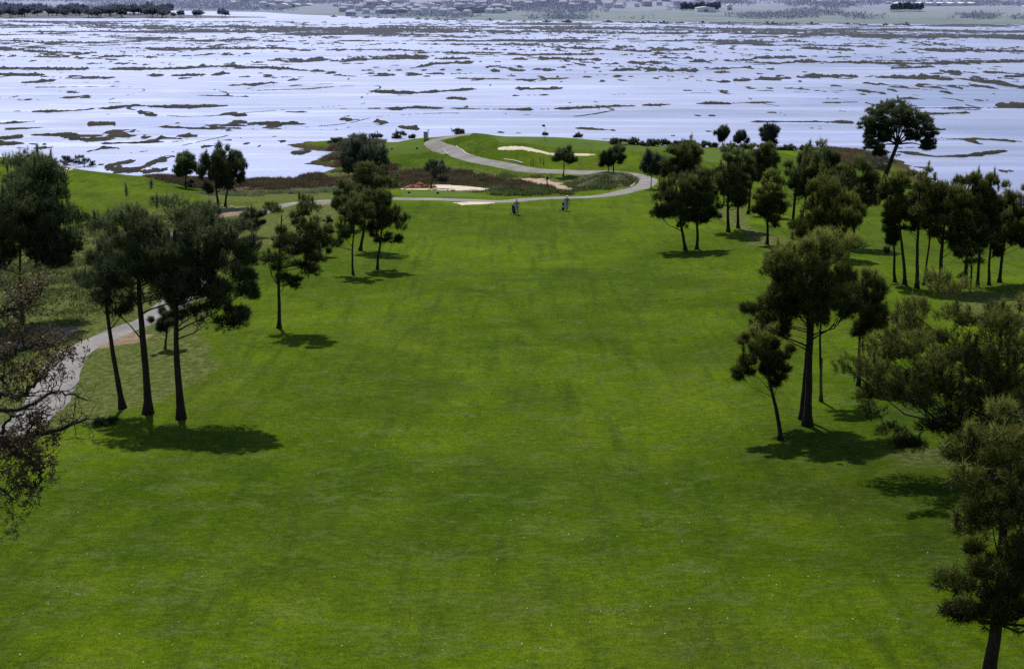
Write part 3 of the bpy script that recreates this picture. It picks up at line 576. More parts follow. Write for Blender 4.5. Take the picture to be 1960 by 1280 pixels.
TR = [
 # base, top, cx, cw, cb, label, kw
 ((42,618),303,38,215,508,'dense dark pine with reddish leaning trunk at the left edge of the frame',dict(mat='needle_blue',seed=11,lean=.9,bark='bark_red',den=1.9,r=.17)),
 ((235,782),422,205,110,600,'thin curved pine with open crown, leftmost of the three foreground pines',dict(mat='needle_blue',seed=12,den=.55,lean=-.8,r=.2,limbs=22)),
 ((283,792),384,290,225,575,'tallest foreground pine with thick trunk, middle of the three beside the path',dict(mat='needle_blue',seed=13,den=1.2,r=.28,lean=.1)),
 ((347,802),398,398,185,618,'foreground pine with forked limbs and broad crown, right one of the three beside the path',dict(mat='needle_blue',seed=214,den=1.2,r=.26,lean=.15,limbs=22)),
 ((316,668),585,318,62,632,'small young pine on the rough seen between two foreground trunks',dict(mat='needle_blue',seed=15,den=.6)),
 ((534,628),378,560,108,545,'airy pine with long bare lower trunk standing alone on the left fairway edge',dict(mat='needle_green',seed=16,den=.62,r=.17,lean=.5,limbs=24,hollow=.2)),
 ((614,492),418,612,52,482,'short bushy pine just behind the airy solitary pine',dict(mat='needle_green',seed=17,den=.7)),
 ((480,455),398,482,52,440,'stubby round pine with short trunk on the left rough',dict(mat='needle_blue',seed=18,den=.9)),
 ((676,526),372,676,74,470,'slender pine with thin straight trunk left of the fairway',dict(mat='needle_green',seed=19,den=.6,r=.13,limbs=20,hollow=.25)),
 ((722,516),365,733,84,462,'spreading pine with open crown at the left edge of the fairway',dict(mat='needle_green',seed=20,den=.8,r=.16,limbs=20)),
 ((689,480),315,714,84,415,'tall dark pine rising behind the slender pine left of the fairway',dict(mat='needle_green',seed=21,den=1.1)),
 ((712,400),265,697,84,348,'broad grey green tree with rounded top behind the tall dark pine',dict(mat='leaf_grey',seed=22,den=1.2,name='leafy_tree')),
 ((660,440),345,660,46,412,'small pine crown peeking out left of the tall dark pine',dict(mat='needle_green',seed=23,den=.8)),
 ((356,360),292,357,46,336,'round headed pine on a bare stem by the pond shore',dict(mat='needle_blue',seed=24,den=.9,hollow=.3)),
 ((417,398),283,412,60,364,'left one of the twin dark pines near the pond',dict(mat='needle_blue',seed=25,den=1.1)),
 ((431,396),284,446,48,356,'right one of the twin dark pines near the pond',dict(mat='needle_blue',seed=26,den=1.0)),
 ((825,362),305,837,46,347,'sparse wispy tree on the sandy patch in the middle rough',dict(mat='leaf_grey',seed=27,den=.45,hollow=.2,limbs=16)),
 ((1078,337),282,1081,42,311,'small round tree in front of the greenside bunker',dict(mat='needle_blue',seed=28,den=.9)),
 ((1167,333),287,1161,26,318,'lower left stem of the pair on the grassy mound',dict(mat='needle_blue',seed=29,den=.8)),
 ((1174,332),278,1180,32,312,'taller right stem of the pair on the grassy mound',dict(mat='needle_blue',seed=30,den=.9)),
 ((1246,362),288,1246,38,334,'thin feathery tree at the outer bend of the path',dict(mat='leaf_grey',seed=31,den=.5,r=.09)),
 ((1261,362),296,1263,30,338,'second feathery tree right of the path bend',dict(mat='leaf_grey',seed=32,den=.45,r=.08)),
 ((1272,352),300,1277,26,336,'short thin tree in front of the dense pines by the path bend',dict(mat='leaf_grey',seed=34,den=.5,r=.08)),
 ((1308,388),274,1305,72,340,'dense round pine beyond the path bend',dict(mat='needle_green',seed=33,den=1.1)),
 ((1312,479),337,1295,84,428,'left trunk of the two pines casting shadow at the right fairway edge',dict(mat='needle_green',seed=35,den=1.1,r=.2)),
 ((1333,477),325,1340,72,424,'right trunk of the two pines casting shadow at the right fairway edge',dict(mat='needle_green',seed=36,den=1.05,r=.18)),
 ((1394,444),284,1394,78,392,'tall pine with straight trunk on the brown bank right of the fairway',dict(mat='needle_green',seed=37,den=1.0)),
 ((1413,437),292,1416,56,386,'pine close behind the straight trunk on the brown bank',dict(mat='needle_green',seed=38,den=.9)),
 ((1385,392),330,1384,34,372,'half hidden small pine behind the tall one on the brown bank',dict(mat='needle_green',seed=39,den=.7)),
 ((1432,410),277,1458,62,345,'leaning pine with round crown behind the brown bank',dict(mat='needle_green',seed=40,den=1.05,lean=.6)),
 ((1468,468),330,1474,64,430,'medium pine with tufted crown right of the brown bank',dict(mat='needle_olive',seed=41,den=.9)),
 ((1516,450),276,1545,102,372,'wide dense pine with dark crown on the right bank',dict(mat='needle_green',seed=42,den=1.15,lean=.4)),
 ((1528,446),292,1580,52,350,'pine crown merging with the right side of the wide dense pine',dict(mat='needle_green',seed=43,den=.9,lean=1.2)),
 ((1604,492),345,1585,128,458,'broad dome shaped pine above the large foreground crown',dict(mat='needle_olive',seed=44,den=1.3)),
 ((1633,472),306,1637,106,394,'pine with flat spreading crown and visible limbs on the right bank',dict(mat='needle_green',seed=45,den=1.05,limbs=20)),
 ((1713,540),395,1707,30,480,'narrow pine, leftmost trunk of the right hand grove',dict(mat='needle_green',seed=46,den=.9,r=.16)),
 ((1732,545),332,1718,68,428,'second pine from the left in the right hand grove',dict(mat='needle_olive',seed=47,den=1.05,r=.18)),
 ((1755,552),325,1762,84,438,'third pine from the left in the right hand grove, taller than its neighbours',dict(mat='needle_olive',seed=48,den=1.1,r=.2)),
 ((1768,546),345,1790,52,425,'thin pine tucked between two thick trunks of the right hand grove',dict(mat='needle_olive',seed=49,den=.8,r=.12)),
 ((1798,556),352,1815,135,468,'largest pine with wide dark dome in the middle of the right hand grove',dict(mat='needle_olive',seed=50,den=1.35,r=.22)),
 ((1846,550),336,1855,90,440,'pine with tufted top directly right of the largest grove pine',dict(mat='needle_olive',seed=51,den=1.05,r=.2)),
 ((1871,551),332,1880,80,430,'pine behind the small open pine in the right hand grove',dict(mat='needle_olive',seed=52,den=1.0,r=.17)),
 ((1893,546),392,1903,74,486,'lower crowned pine in front of the grove at its right side',dict(mat='needle_green',seed=53,den=.95,r=.16)),
 ((1913,541),355,1932,90,470,'second last pine at the right end of the grove',dict(mat='needle_olive',seed=54,den=1.1,r=.18)),
 ((1965,545),362,1975,80,470,'pine cut by the right edge of the frame at the end of the grove',dict(mat='needle_olive',seed=55,den=1.1,r=.2)),
 ((1858,560),442,1858,84,530,'small open pine with bare forking limbs in front of the grove',dict(mat='needle_green',seed=56,den=.4,r=.12,limbs=18,hollow=.55)),
 ((1382,281),242,1382,27,270,'left one of three small trees against the water',dict(mat='needle_blue',seed=57,den=.8)),
 ((1418,281),250,1419,28,274,'middle and lowest of three small trees against the water',dict(mat='leaf_grey',seed=58,den=.6)),
 ((1470,283),238,1473,34,274,'right one of three small trees against the water',dict(mat='leaf_grey',seed=59,den=.8)),
 ((1494,842),626,1461,108,735,'small leaning pine with bushy head in front of the big right pine',dict(mat='needle_olive',seed=60,den=.85,r=.15)),
 ((1545,815),448,1540,206,632,'big dense pine with thick trunk right of the fairway',dict(mat='needle_olive',seed=61,den=1.5,r=.27,lean=.1)),
 ((1536,803),520,1500,90,640,'second slimmer trunk standing beside the big dense pine',dict(mat='needle_olive',seed=62,den=.7,r=.2,lean=0)),
 ((1571,768),500,1585,80,610,'thin crooked pine tied to a wooden stake behind the big pine',dict(mat='needle_olive',seed=63,den=.6,r=.11,lean=-.3)),
 ((1643,738),520,1664,72,640,'narrow pine with hanging foliage right of the big dense pine',dict(mat='needle_olive',seed=64,den=.75,r=.14,lean=0)),
 ((1896,915),545,1862,425,885,'large open pine with many bare limbs at the right side of the frame',dict(mat='needle_olive',seed=365,den=1.0,r=.28,limbs=60,hollow=.1,lean=-.1,wob=.2,flat=.95,cs=.21)),
 ((1888,1330),790,1955,285,1195,'nearest pine with dark trunk in the bottom right corner',dict(mat='needle_olive',seed=66,den=1.0,r=.26,limbs=34,hollow=.1,lean=.1,flat=.85,cs=.25)),
]
for b_, t_, cx, cw, cb, lab, kw in TR: tree(b_, t_, cx, cw, cb, lab, **kw)

# leaning umbrella pine above the right bank
def umbrella():
    B = hit(1692,347); Y = B[1]; root = empty('umbrella_pine', tuple(B))
    tag(root, 'tall leaning umbrella pine with drooping cloud shaped crown against the water', 'tree')
    def q(px, py, dy=0): p = on_y(px, py, Y); return (p[0]-B[0], dy, p[2]-B[2])
    b = MB(); b.tube([q(1690,352), q(1697,330), q(1708,300), q(1716,280), q(1722,262)], [.42, .36, .31, .28, .22], 8); b.build('trunk', M['bark'], root)
    lb = MB()
    for e in [(1690,240,-.5), (1668,262,.5), (1700,228,1), (1725,222,-1), (1745,232,1.2), (1768,258,-.6), (1775,280,0), (1680,285,.8), (1722,225,2), (1740,250,-2)]:
        lb.tube([q(1717,276), q((1717*.5+e[0]*.5), (276+e[1])/2-4, e[2]*.5), q(*e)], [.17, .11, .04], 5)
    lb.tube([q(1724,268), q(1732,272, .2), q(1742,274, .3), q(1750,282, .2)], [.05, .03, .02, .01], 4); lb.build('branch', M['bark'], root)
    Vs = []; Ts = []; n0 = 0; k0 = 0
    bl = [(1668,232,26,17),(1690,216,26,17),(1714,212,28,16),(1738,222,28,17),(1760,238,24,18),(1772,258,18,22),(1776,278,13,14),(1660,250,18,20),(1672,272,17,20),(1684,292,12,13),(1700,240,26,16),(1730,242,26,14),(1750,262,15,12),(1690,262,13,15)]
    allV = []; allT = []
    for i, (x, y, rx, ry) in enumerate(bl):
        c = q(x, y); s = Y/F; me, _, _ = crown_mesh('t', (c[0], ((i*37) % 5-2)*.5, c[2]), (rx*s*1.2, rx*s*1.5, ry*s*1.2), M['needle_blue'], 300+i, 30, 30, 12, .36, .05, .9, .42, False, .3, .3)
        a = np.empty(len(me.vertices)*3, np.float32); me.vertices.foreach_get('co', a); allV.append(a.reshape(-1, 3))
        tt_ = np.empty(len(me.vertices), np.float32); me.attributes['tint'].data.foreach_get('value', tt_); allT.append(tt_); bpy.data.meshes.remove(me)
    V_ = np.concatenate(allV); link('crown', mesh_np('crown', V_, np.arange(len(V_)).reshape(-1, 3), M['needle_blue'], False, dict(tint=np.concatenate(allT))), root)
umbrella()

# ------------------------------------------------------------------ half bare oak at the left edge
def oak():
    p0 = on_y(-105, 1300, 36.0); B = np.array([p0[0]-.3, 36.0, float(hgt(p0[0]-.3, 36.0))]); Y = B[1]; root = empty('oak_tree', tuple(B)); rg = random.Random(5)
    tag(root, 'gnarled half bare oak with brown leaves reaching in from the left edge', 'tree')
    def q(px, py, dy=0): p = on_y(px, py, Y); return np.array((p[0]-B[0], dy, p[2]-B[2]))
    tb = MB(); tb.tube([(0, 0, -.2), q(-112,1150), q(-98,960,.1), q(-85,880,-.1), (q(-70,800)), q(-60,730,.2), q(-40,660,.3)], [.34, .28, .24, .2, .17, .14, .10], 9); tb.build('trunk', M['bark_grey'], root)
    lb = MB(); tw = []
    LM = [([(-85,880),(-40,838),(0,830),(28,848),(55,862),(80,872),(92,888),(100,903)], .15, -.6), ([(-80,860),(-20,850),(40,850),(62,838),(100,834),(130,822),(155,812)], .12, .5),
          ([(-70,800),(-30,770),(0,758),(30,762),(55,742),(75,715),(95,690)], .10, .3), ([(-60,730),(-20,700),(10,682),(40,668),(75,655),(97,652)], .085, -.4),
          ([(-40,660),(-20,620),(0,600),(30,590),(55,575),(70,560)], .07, .4), ([(-85,880),(-40,905),(0,915),(25,920),(50,935)], .07, -.8), ([(-70,800),(-30,790),(0,795),(40,790),(80,770),(110,775),(140,790)], .08, .9),
          ([(-50,700),(-10,720),(20,712),(40,740),(70,745)], .06, -.9), ([(-40,660),(-30,600),(-20,560),(0,540)], .06, .2), ([(0,830),(20,800),(45,790),(60,775)], .05, -.3), ([(40,850),(55,820),(80,800),(105,790)], .045, -.2), ([(-85,880),(-60,900),(-20,890),(20,880),(60,900)],.06,.7)]
    for pts, r0, dy in LM:
        P_ = catmull([q(a, b_, dy*i/len(pts)*1.6) for i, (a, b_) in enumerate(pts)], 4)
        P_ = [p+np.array([rg.uniform(-.05, .05), rg.uniform(-.05, .05), rg.uniform(-.05, .05)]) for p in P_]; m = len(P_)
        lb.tube(P_, [r0*(1-.8*i/m) for i in range(m)], 6)
        for i in range(3, m):
            for _ in range(2):
                if rg.random() < .72: tw.append((P_[i], r0*(1-.8*i/m)*.5, unit(P_[i]-P_[i-1])))
    ends = []
    def grow(p, r_, d, lv):
        L = [.75, .5, .30][lv]*rg.uniform(.6, 1.2); pts = [p]; dd_ = unit(d+np.array([rg.gauss(0, .7), rg.gauss(0, .7), rg.gauss(.15, .7)]))
        for _ in range(4):
            dd_ = unit(dd_+np.array([rg.gauss(0, .35), rg.gauss(0, .35), rg.gauss(.03, .35)])); pts.append(pts[-1]+dd_*L/4)
        r_ = max(r_, .006); lb.tube(pts, [r_, r_*.85, r_*.7, r_*.5, r_*.3], 4, False)
        if lv < 2:
            for k in (2, 3, 4): grow(pts[k], r_*.6, dd_, lv+1)
        ends.extend(pts[2:])
    for p, r_, d in tw: grow(np.array(p), min(r_, .02), np.array(d), rg.choice([0, 1, 1, 2]))
    lb.build('branch', M['bark_grey'], root)
    E = np.array(ends); rn = np.random.default_rng(3)
    # leaves gather in patches
    dens = fbm(E[:, 0]*.9+5, E[:, 2]*.9+3, 2, 4); E = E[dens > .59]
    C = np.repeat(E, 2, 0)+rn.normal(size=(len(E)*2, 3))*.05
    V_, k = needles(C, unit(rn.normal(size=C.shape)), .075, .022, 3, rn, 1.2, True)
    link('foliage', mesh_np('foliage', V_, np.arange(len(V_)).reshape(-1, 4), M['leaf_brown'], False, dict(tint=np.repeat(rn.random(len(C)), 12))), root)
oak()

# ------------------------------------------------------------------ shrubs
def shrub(px, py, w, h, label, mat='leaf_grey', seed=1, group=None, name='shrub', den=1.0, pt=None):
    B = hit(px, py) if pt is None else np.array(pt); s = B[1]/F; root = empty(name, tuple(B)); tag(root, label, 'shrub', group)
    rx, rz = w/2*s, h*s
    me, cl, cr = crown_mesh('foliage', (0, 0, rz*.36), (rx*1.15, rx, rz*.72), M[mat], seed, int(16*den), 22, 9, max(.16, 3.6*s), max(.03, .55*s), .7, .42, False, .3, .7)
    link('foliage', me, root); b = MB(); rg = random.Random(seed)
    for i in range(5):
        e = cl[i % len(cl)]; b.tube([(rg.uniform(-.1, .1), rg.uniform(-.1, .1), -.1), tuple(e*.5), tuple(e)], [.05, .035, .015], 4)
    b.build('stem', M['bark_grey'], root)
SH = [(362,358,24,14,'dark round bush at the foot of the pond shore pine','needle_blue'),(132,316,30,18,'left one of two shrubs behind the crest of the left mound','leaf_grey'),(163,319,38,23,'right one of two shrubs behind the crest of the left mound','leaf_grey'),
 (880,257,30,11,'dark rounded bush beside the path at the water edge','needle_green'),(765,265,30,11,'grey bush on the shore behind the tee, left of the grey box','leaf_grey'),(722,266,24,9,'small grey bush left of the shore bush','leaf_grey'),(685,267,40,10,'low dark thicket at the tip of the tee','needle_green'),
 (790,265,12,6,'tiny bush just left of the grey box','leaf_grey'),(641,275,30,11,'scrub bush on the marshy spit','leaf_grey'),(670,286,44,20,'larger scrub thicket on the marshy spit','needle_green'),
 (1043,259,8,3,'tiny bush below the flag','needle_green'),(1105,263,20,4,'low bush behind the crest of the green','needle_green'),(1203,458-120,1,1,'',''),
 (1200,352,24,12,'dark bush at the right of the grassy mound','needle_green'),(1168,339,14,8,'dark clump at the foot of the tree pair on the mound','needle_blue'),
 (1700,328,70,42,'grey leafless looking tree shrub behind the leaning umbrella pine','leaf_grey'),(130,412,20,8,'dark bush on the rough left of the foreground pines','needle_green'),(165,420,34,9,'low dark bush right below the left mound','needle_green'),
 (628,428,20,12,'small bush left of the fairway','needle_green'),(205,812,44,16,'weedy bush behind the foot of the curved pine','weeds'),(520,400,30,14,'bush partly hiding the path bend','needle_green'),(548,366,16,7,'small bush on the meadow edge','weeds'),(1000,372,12,9,'dark green bush in the ditch left of the two golfers','needle_green'),(978,373,9,6,'low green bush in the ditch left of its darker neighbour','weeds')]
for i, a in enumerate(SH):
    if a[4]: shrub(*a[:5], mat=a[5], seed=500+i)
for i, px in enumerate(range(1172, 1372, 15)):
    shrub(px+random.uniform(-4, 4), 276+(px-1172)*.035+random.uniform(-1, 1), random.uniform(18, 28), random.uniform(7, 12), 'low dark shrub in the hedge line along the water right of the green', 'needle_blue' if i % 2 else 'leaf_grey', 600+i, 'shrubs along the shore right of the green')
for i, px in enumerate(range(1400, 1545, 20)):
    shrub(px, 285+(px-1400)*.03, random.uniform(20, 30), random.uniform(8, 12), 'low scrub bush on the shore behind the right hand trees', 'leaf_grey' if i % 2 else 'needle_green', 640+i, 'scrub bushes on the right shore')

# ------------------------------------------------------------------ ground cover (stuff)
def off_path(x, y, w_=2.1):
    d = np.full(x.shape, 99.)
    for q in PP1+PP2: d = np.minimum(d, (x-q[0])**2+(y-q[1])**2)
    k = d > w_**2
    for q in SANDY: k &= (poly_sd(q, x, y) < -.5)
    return k
def scatter(name, polys, N, mat, h, w, K, seed, label=None, up=1.2, soft=0, lo=.1):
    rg = np.random.default_rng(seed); pts = []
    for p in polys:
        poly = wp(p); xs = [a[0] for a in poly]; ys = [a[1] for a in poly]
        x = rg.uniform(min(xs), max(xs), N*3); y = rg.uniform(min(ys), max(ys), N*3); sd = poly_sd(poly, x, y)+(fbm(x*.25, y*.25, 3, seed)-.5)*9-rg.random(len(x))**2*2.5
        k = (sd > 0) & (hgt(x, y) > lo) & off_path(x, y); pts.append(np.stack([x[k], y[k]], 1)[:N])
    p = np.concatenate(pts); cl = fbm(p[:, 0]*.35, p[:, 1]*.35, 3, seed+1); kk = rg.random(len(p)) < sstep(.3, .6, cl); p = p[kk]; cl = cl[kk]
    C = np.column_stack([p, hgt(p[:, 0], p[:, 1])+h*.3]); big = (.5+1.0*fbm(p[:, 0]*.8, p[:, 1]*.8, 2, seed+5))
    D_ = unit(np.column_stack([rg.normal(size=(len(p), 2))*.4, np.ones(len(p))*up]))
    n_ = len(C); s_ = rg.random((n_*K, 1)); bg = np.repeat(big, K)[:, None]
    o_ = np.repeat(C, K, 0)+rg.normal(size=(n_*K, 3))*np.array([w, w, h*.15]); dr = unit(np.repeat(D_, K, 0)+rg.normal(size=(n_*K, 3))*.5)
    side = unit(np.cross(dr, rg.normal(size=(n_*K, 3)))); ww = h*.13
    V_ = np.stack([o_-side*ww-dr*h*.3*bg, o_+side*ww-dr*h*.3*bg, o_+dr*h*.8*bg*(.5+s_)], 1).reshape(-1, 3)
    ti = np.repeat(np.clip(cl*.9+rg.normal(size=n_)*.16, 0, 1), K*3); ti = np.clip(ti.reshape(-1, 3)*np.array([.5, .5, 1.2]), 0, 1).ravel()
    tag(link(name, mesh_np(name, V_, np.arange(len(V_)).reshape(-1, 3), M[mat], False, dict(tint=ti))), label, kind='stuff')
scatter('marsh_scrub', MARSH, 11000, 'scrub', .45, .3, 8, 1, 'low reddish brown marsh scrub covering the wet ground')
scatter('rough_grass', [[(-150,470),(120,430),(210,440),(300,400),(380,400),(380,440),(300,520),(200,600),(90,650),(-60,760)], ROUGH[2]], 8000, 'weeds', .26, .3, 8, 2, 'tufts of wild grass on the rough beside the fairway')
scatter('spit_scrub', [ROUGH[3], ROUGH[5]], 4000, 'scrub', .5, .35, 9, 3, 'dense olive brown scrub on the marshy spits')
scatter('ditch_weeds', [[(930,362),(1100,366),(1215,356),(1180,340),(1100,366),(1010,377),(930,374)]], 5000, 'weeds', .5, .3, 8, 4, 'green weeds filling the ditch by the path')
scatter('meadow_weeds', [[(400,366),(700,358),(720,366),(560,372),(400,374)]], 3000, 'palegrass', .35, .3, 7, 6, 'pale reeds along the marsh edge')
# fairway turf fibres near the camera
def turf():
    rg = np.random.default_rng(9); N = 420000
    py = rg.uniform(500, 1330, N); px = rg.uniform(-60, 2020, N)
    # even spread over the world area
    x = rg.uniform(-60, 60, N); y = 36+(rg.random(N)**1.35)*85; k = np.abs(x) < y*.40; x = x[k]; y = y[k]; z = hgt(x, y); n_ = len(x)
    o_ = np.column_stack([x, y, z-.01]); h_ = .035+.05*fbm(x*.6, y*.6, 3, 3)[:, None]**1.5; dr = unit(np.column_stack([rg.normal(size=(n_, 2))*.55, np.ones(n_)]))
    side = unit(np.cross(dr, rg.normal(size=(n_, 3)))); V_ = np.stack([o_-side*.012, o_+side*.012, o_+dr*h_*1.3], 1).reshape(-1, 3)
    ti = np.clip(.35+.8*(fbm(x*.25, y*.25, 4, 6)-.5)+rg.normal(size=n_)*.22, 0, 1)
    tag(link('fairway_grass', mesh_np('fairway_grass', V_, np.arange(len(V_)).reshape(-1, 3), M['turf'], False, dict(tint=np.repeat(ti, 3)))), 'short mown grass blades covering the fairway', kind='stuff')
M['turf'] = mat_needle('mown turf', (.036, .070, .002), (.088, .148, .005), (.22, .28, .05), .08)
turf()
def daisies():
    rg = np.random.default_rng(19); N = 420; x = rg.uniform(-30, 30, N); y = 42+rg.random(N)**1.5*32; k = np.abs(x) < y*.38; x = x[k]; y = y[k]; b = MB()
    for a, c in zip(x, y):
        z = float(hgt(a, c))+.05; r_ = rg.uniform(.010, .026); b.poly([(a-r_, c, z), (a, c-r_, z+.01), (a+r_, c, z), (a, c+r_, z+.02)], [(0, 1, 2, 3)])
    tag(b.build('daisies', M['white'], smooth=False), 'tiny white daisies dotted over the near fairway', kind='stuff')
M['white'] = simple('white paint', (.8, .8, .8), .5, .05); daisies()

# grassy mound beside the path
def mound():
    c = hit(1160, 352); rg = np.random.default_rng(2)
    X, Y = np.meshgrid(np.linspace(-6, 6, 70), np.linspace(-11, 11, 90)); rr = np.hypot(X/4.9, Y/9.2)+(fbm(X*.5, Y*.5, 3, 4)-.5)*.35
    Z_ = hgt(X+c[0], Y+c[1])-.15+np.clip(1-rr**2, -.2, 1)*1.5*(1+.25*(fbm(X, Y, 3, 7)-.5))
    I = np.arange(X.size).reshape(X.shape); Q = np.stack([I[:-1, :-1], I[:-1, 1:], I[1:, 1:], I[1:, :-1]], -1).reshape(-1, 4); Q = Q[(rr.ravel()[Q] < 1.08).all(1)]
    u_, inv = np.unique(Q, return_inverse=True); V_ = np.stack([X+c[0], Y+c[1], Z_], -1).reshape(-1, 3)[u_]
    tag(link('grassy_mound', mesh_np('grassy_mound', V_, inv.reshape(-1, 4), M['mound'], True)), kind='structure')
    k = rr.ravel() < 1.0; P0 = np.stack([X+c[0], Y+c[1], Z_], -1).reshape(-1, 3)[k]; P0 = np.repeat(P0, 3, 0)+rg.normal(size=(len(P0)*3, 3))*np.array([.1, .15, .02])
    cl = fbm(P0[:, 0]*.9, P0[:, 1]*.7, 3, 9); K = 4; n_ = len(P0); o_ = np.repeat(P0, K, 0); dr = unit(rg.normal(size=(n_*K, 3))*.5+np.array([.6, -.3, .9])); side = unit(np.cross(dr, rg.normal(size=(n_*K, 3))))
    V_ = np.stack([o_-side*.05, o_+side*.05, o_+dr*.45*rg.random((n_*K, 1))], 1).reshape(-1, 3)
    tag(link('tussock_grass', mesh_np('tussock_grass', V_, np.arange(len(V_)).reshape(-1, 3), M['palegrass'], False, dict(tint=np.repeat(np.clip(cl*1.6-.4+rg.normal(size=n_)*.15, 0, 1), K*3)))), 'pale windblown tussock grass on the mound', kind='stuff')
M['mound'] = simple('mound soil and grass', (.13, .15, .06), .95, .5, 2, bump=.6, bd=.1); mound()
def heap():
    B = hit(804, 361); root = MB(); rg = random.Random(1)
    for i in range(26):
        a = rg.random()*6.28; q = rg.random()**.6; root.ball((B[0]+math.cos(a)*q*2.3, B[1]+math.sin(a)*q*1.2, B[2]+.05+(1-q)*.55), (rg.uniform(.25, .6), rg.uniform(.25, .6), rg.uniform(.15, .35)), 8, 5, .35, i)
    tag(root.build('earth_heap', M['redearth'], smooth=False), 'heap of reddish earth beside the sandy patch', 'heap')
heap()

# ------------------------------------------------------------------ small fixtures
M['wood'] = simple('weathered wood', (.12, .085, .055), .85); M['darkwood'] = simple('dark wood', (.03, .024, .02), .85); M['grey'] = simple('grey painted metal', (.30, .31, .34), .6, .1)
M['black'] = simple('black fabric', (.015, .016, .022), .8); M['steel'] = simple('brushed steel', (.35, .36, .38), .35, .1, Metallic=.8)
def post(px, py, h, r_, label, mat, name='marker_post', cat='post', cap=False, lean=0, group=None):
    B = hit(px, py); root = empty(name, tuple(B)); tag(root, label, cat, group); b = MB()
    b.tube([(0, 0, -.1), (lean*.5, 0, h*.5), (lean, 0, h)], [r_, r_, r_*.9], 8); b.build('pole', M[mat], root)
    if cap: c = MB(); c.box((lean, 0, h-.1), (r_*3.4, r_*3.4, .3), .8); c.build('post_head', M[mat], root, False)
    return root
post(1047,366,1.9,.09,'dark wooden marker post with square head in the middle rough','darkwood',cap=True)
post(1570,769,2.6,.055,'wooden support stake beside the thin crooked pine','wood','tree_stake','stake',lean=-.03)
for i, (a, b_, h) in enumerate([(1016,316,.7),(1020,316,1.0),(1034,313,.95),(1040,316,.75)]):
    post(a, b_, h, .05, ['short stake leftmost of four below the bunker','taller stake second from left below the bunker','tall stake third from left below the bunker','short stake rightmost of four below the bunker'][i], 'darkwood', 'wooden_stake', 'stake')
for i, (px, py) in enumerate([(798,285),(750,286),(1013-230,370),(838,371)]):
    B = hit(px, py); b = MB(); b.ball((B[0], B[1], B[2]+.1), (.2, .2, .16), 8, 6); tag(b.build('tee_marker', M['black']), ['right dark tee marker ball on the far tee','left dark tee marker ball on the far tee','left dark marker ball on the strip tee by the path','right dark marker ball on the strip tee by the path'][i], 'tee marker')
def flag():
    B = hit(1043, 268); root = empty('golf_flag', tuple(B)); tag(root, 'golf flagstick standing on the green with a small flag', 'flag'); b = MB(); b.tube([(0, 0, -.1), (0, 0, 2.6)], [.035, .03], 6); b.build('flagstick', M['steel'], root)
    f = MB(); vs = []; 
    for i in range(7):
        x = -i*.08; w_ = math.sin(i*1.2)*.05; vs += [(x, w_, 2.55), (x, w_*.8, 2.2)]
    f.poly(vs, [(2*i, 2*i+2, 2*i+3, 2*i+1) for i in range(6)]); f.build('flag_cloth', M['flagc'], root)
M['flagc'] = simple('dark flag cloth', (.08, .05, .09), .8); flag()
def cabinet():
    B = hit(815, 268); root = empty('utility_box', tuple(B)); tag(root, 'grey upright utility box at the path bend by the water', 'box'); b = MB(); b.box((0, 0, .65), (.75, .5, 1.5)); b.build('cabinet', M['grey'], root, False)
    b = MB(); b.box((0, 0, 1.43), (.85, .6, .08)); b.build('lid', M['grey'], root, False); b = MB(); b.box((0, -.262, .65), (.6, .02, 1.2)); b.build('door', M['steel'], root, False)
    b = MB(); b.tube([(.45, 0, 0), (.47, 0, 1.7)], [.03, .03], 6); b.box((.5, 0, 1.75), (.3, .2, .18)); b.build('pipe', M['darkwood'], root, False)
cabinet()
def stones():
    B = hit(425, 396); rg = random.Random(3)
    for i in range(7):
        x, y = B[0]+rg.uniform(-1.6, 1.8), B[1]+rg.uniform(-.4, .2); b = MB(); b.ball((0, 0, .06), (rg.uniform(.16, .26), .18, .12), 7, 5, .3, i)
        o = b.build('stone', M['kerb'], smooth=False); o.location = (x, y, float(hgt(x, y))); tag(o, 'pale stone on the ground at the foot of the twin pines', 'stone', 'pale stones under the twin pines')
stones()

# ------------------------------------------------------------------ golfers with trolleys
def skin_obj(name, chains, mat, parent, sub=1):
    """chains: list of (points, radii, root_index_in_previous or None): one continuous skinned surface"""
    vs = []; es = []; rs = []; key = {}
    for pts, rd in chains:
        prev = None
        for p, r_ in zip(pts, rd):
            k = tuple(round(c, 3) for c in p)
            if k not in key: key[k] = len(vs); vs.append(p); rs.append(r_)
            i = key[k]
            if prev is not None and prev != i: es.append((prev, i))
            prev = i
    me = bpy.data.meshes.new(name); me.from_pydata(vs, es, []); me.materials.append(mat); o = link(name, me, parent)
    m = o.modifiers.new('s', 'SKIN'); m.use_smooth_shade = True
    for i, d in enumerate(me.skin_vertices[0].data):
        d.radius = (rs[i], rs[i]) if not isinstance(rs[i], tuple) else rs[i]; d.use_root = (i == 0)
    o.modifiers.new('d', 'SUBSURF').levels = sub; o.modifiers['d'].render_levels = sub
    return o
M['skin'] = simple('skin', (.42, .26, .18), .6, .08); M['shirt_blue'] = simple('blue grey clothes', (.28, .30, .42), .85, .12); M['shirt_grey'] = simple('grey shirt', (.21, .23, .27), .85, .12)
M['trouser_grey'] = simple('grey trousers', (.30, .31, .40), .85, .12); M['trouser_blue'] = simple('blue grey trousers', (.28, .30, .42), .85, .12)
M['hat_beige'] = simple('beige cloth hat', (.42, .38, .30), .85, .08); M['hat_white'] = simple('white cap', (.75, .75, .72), .7, .05); M['hair'] = simple('dark hair', (.025, .018, .014), .7, .2); M['shoe'] = simple('pale shoes', (.45, .45, .47), .6, .1)
M['towel'] = simple('white towel', (.75, .75, .74), .9, .05); M['rubber'] = simple('black rubber', (.02, .02, .02), .7, .1)
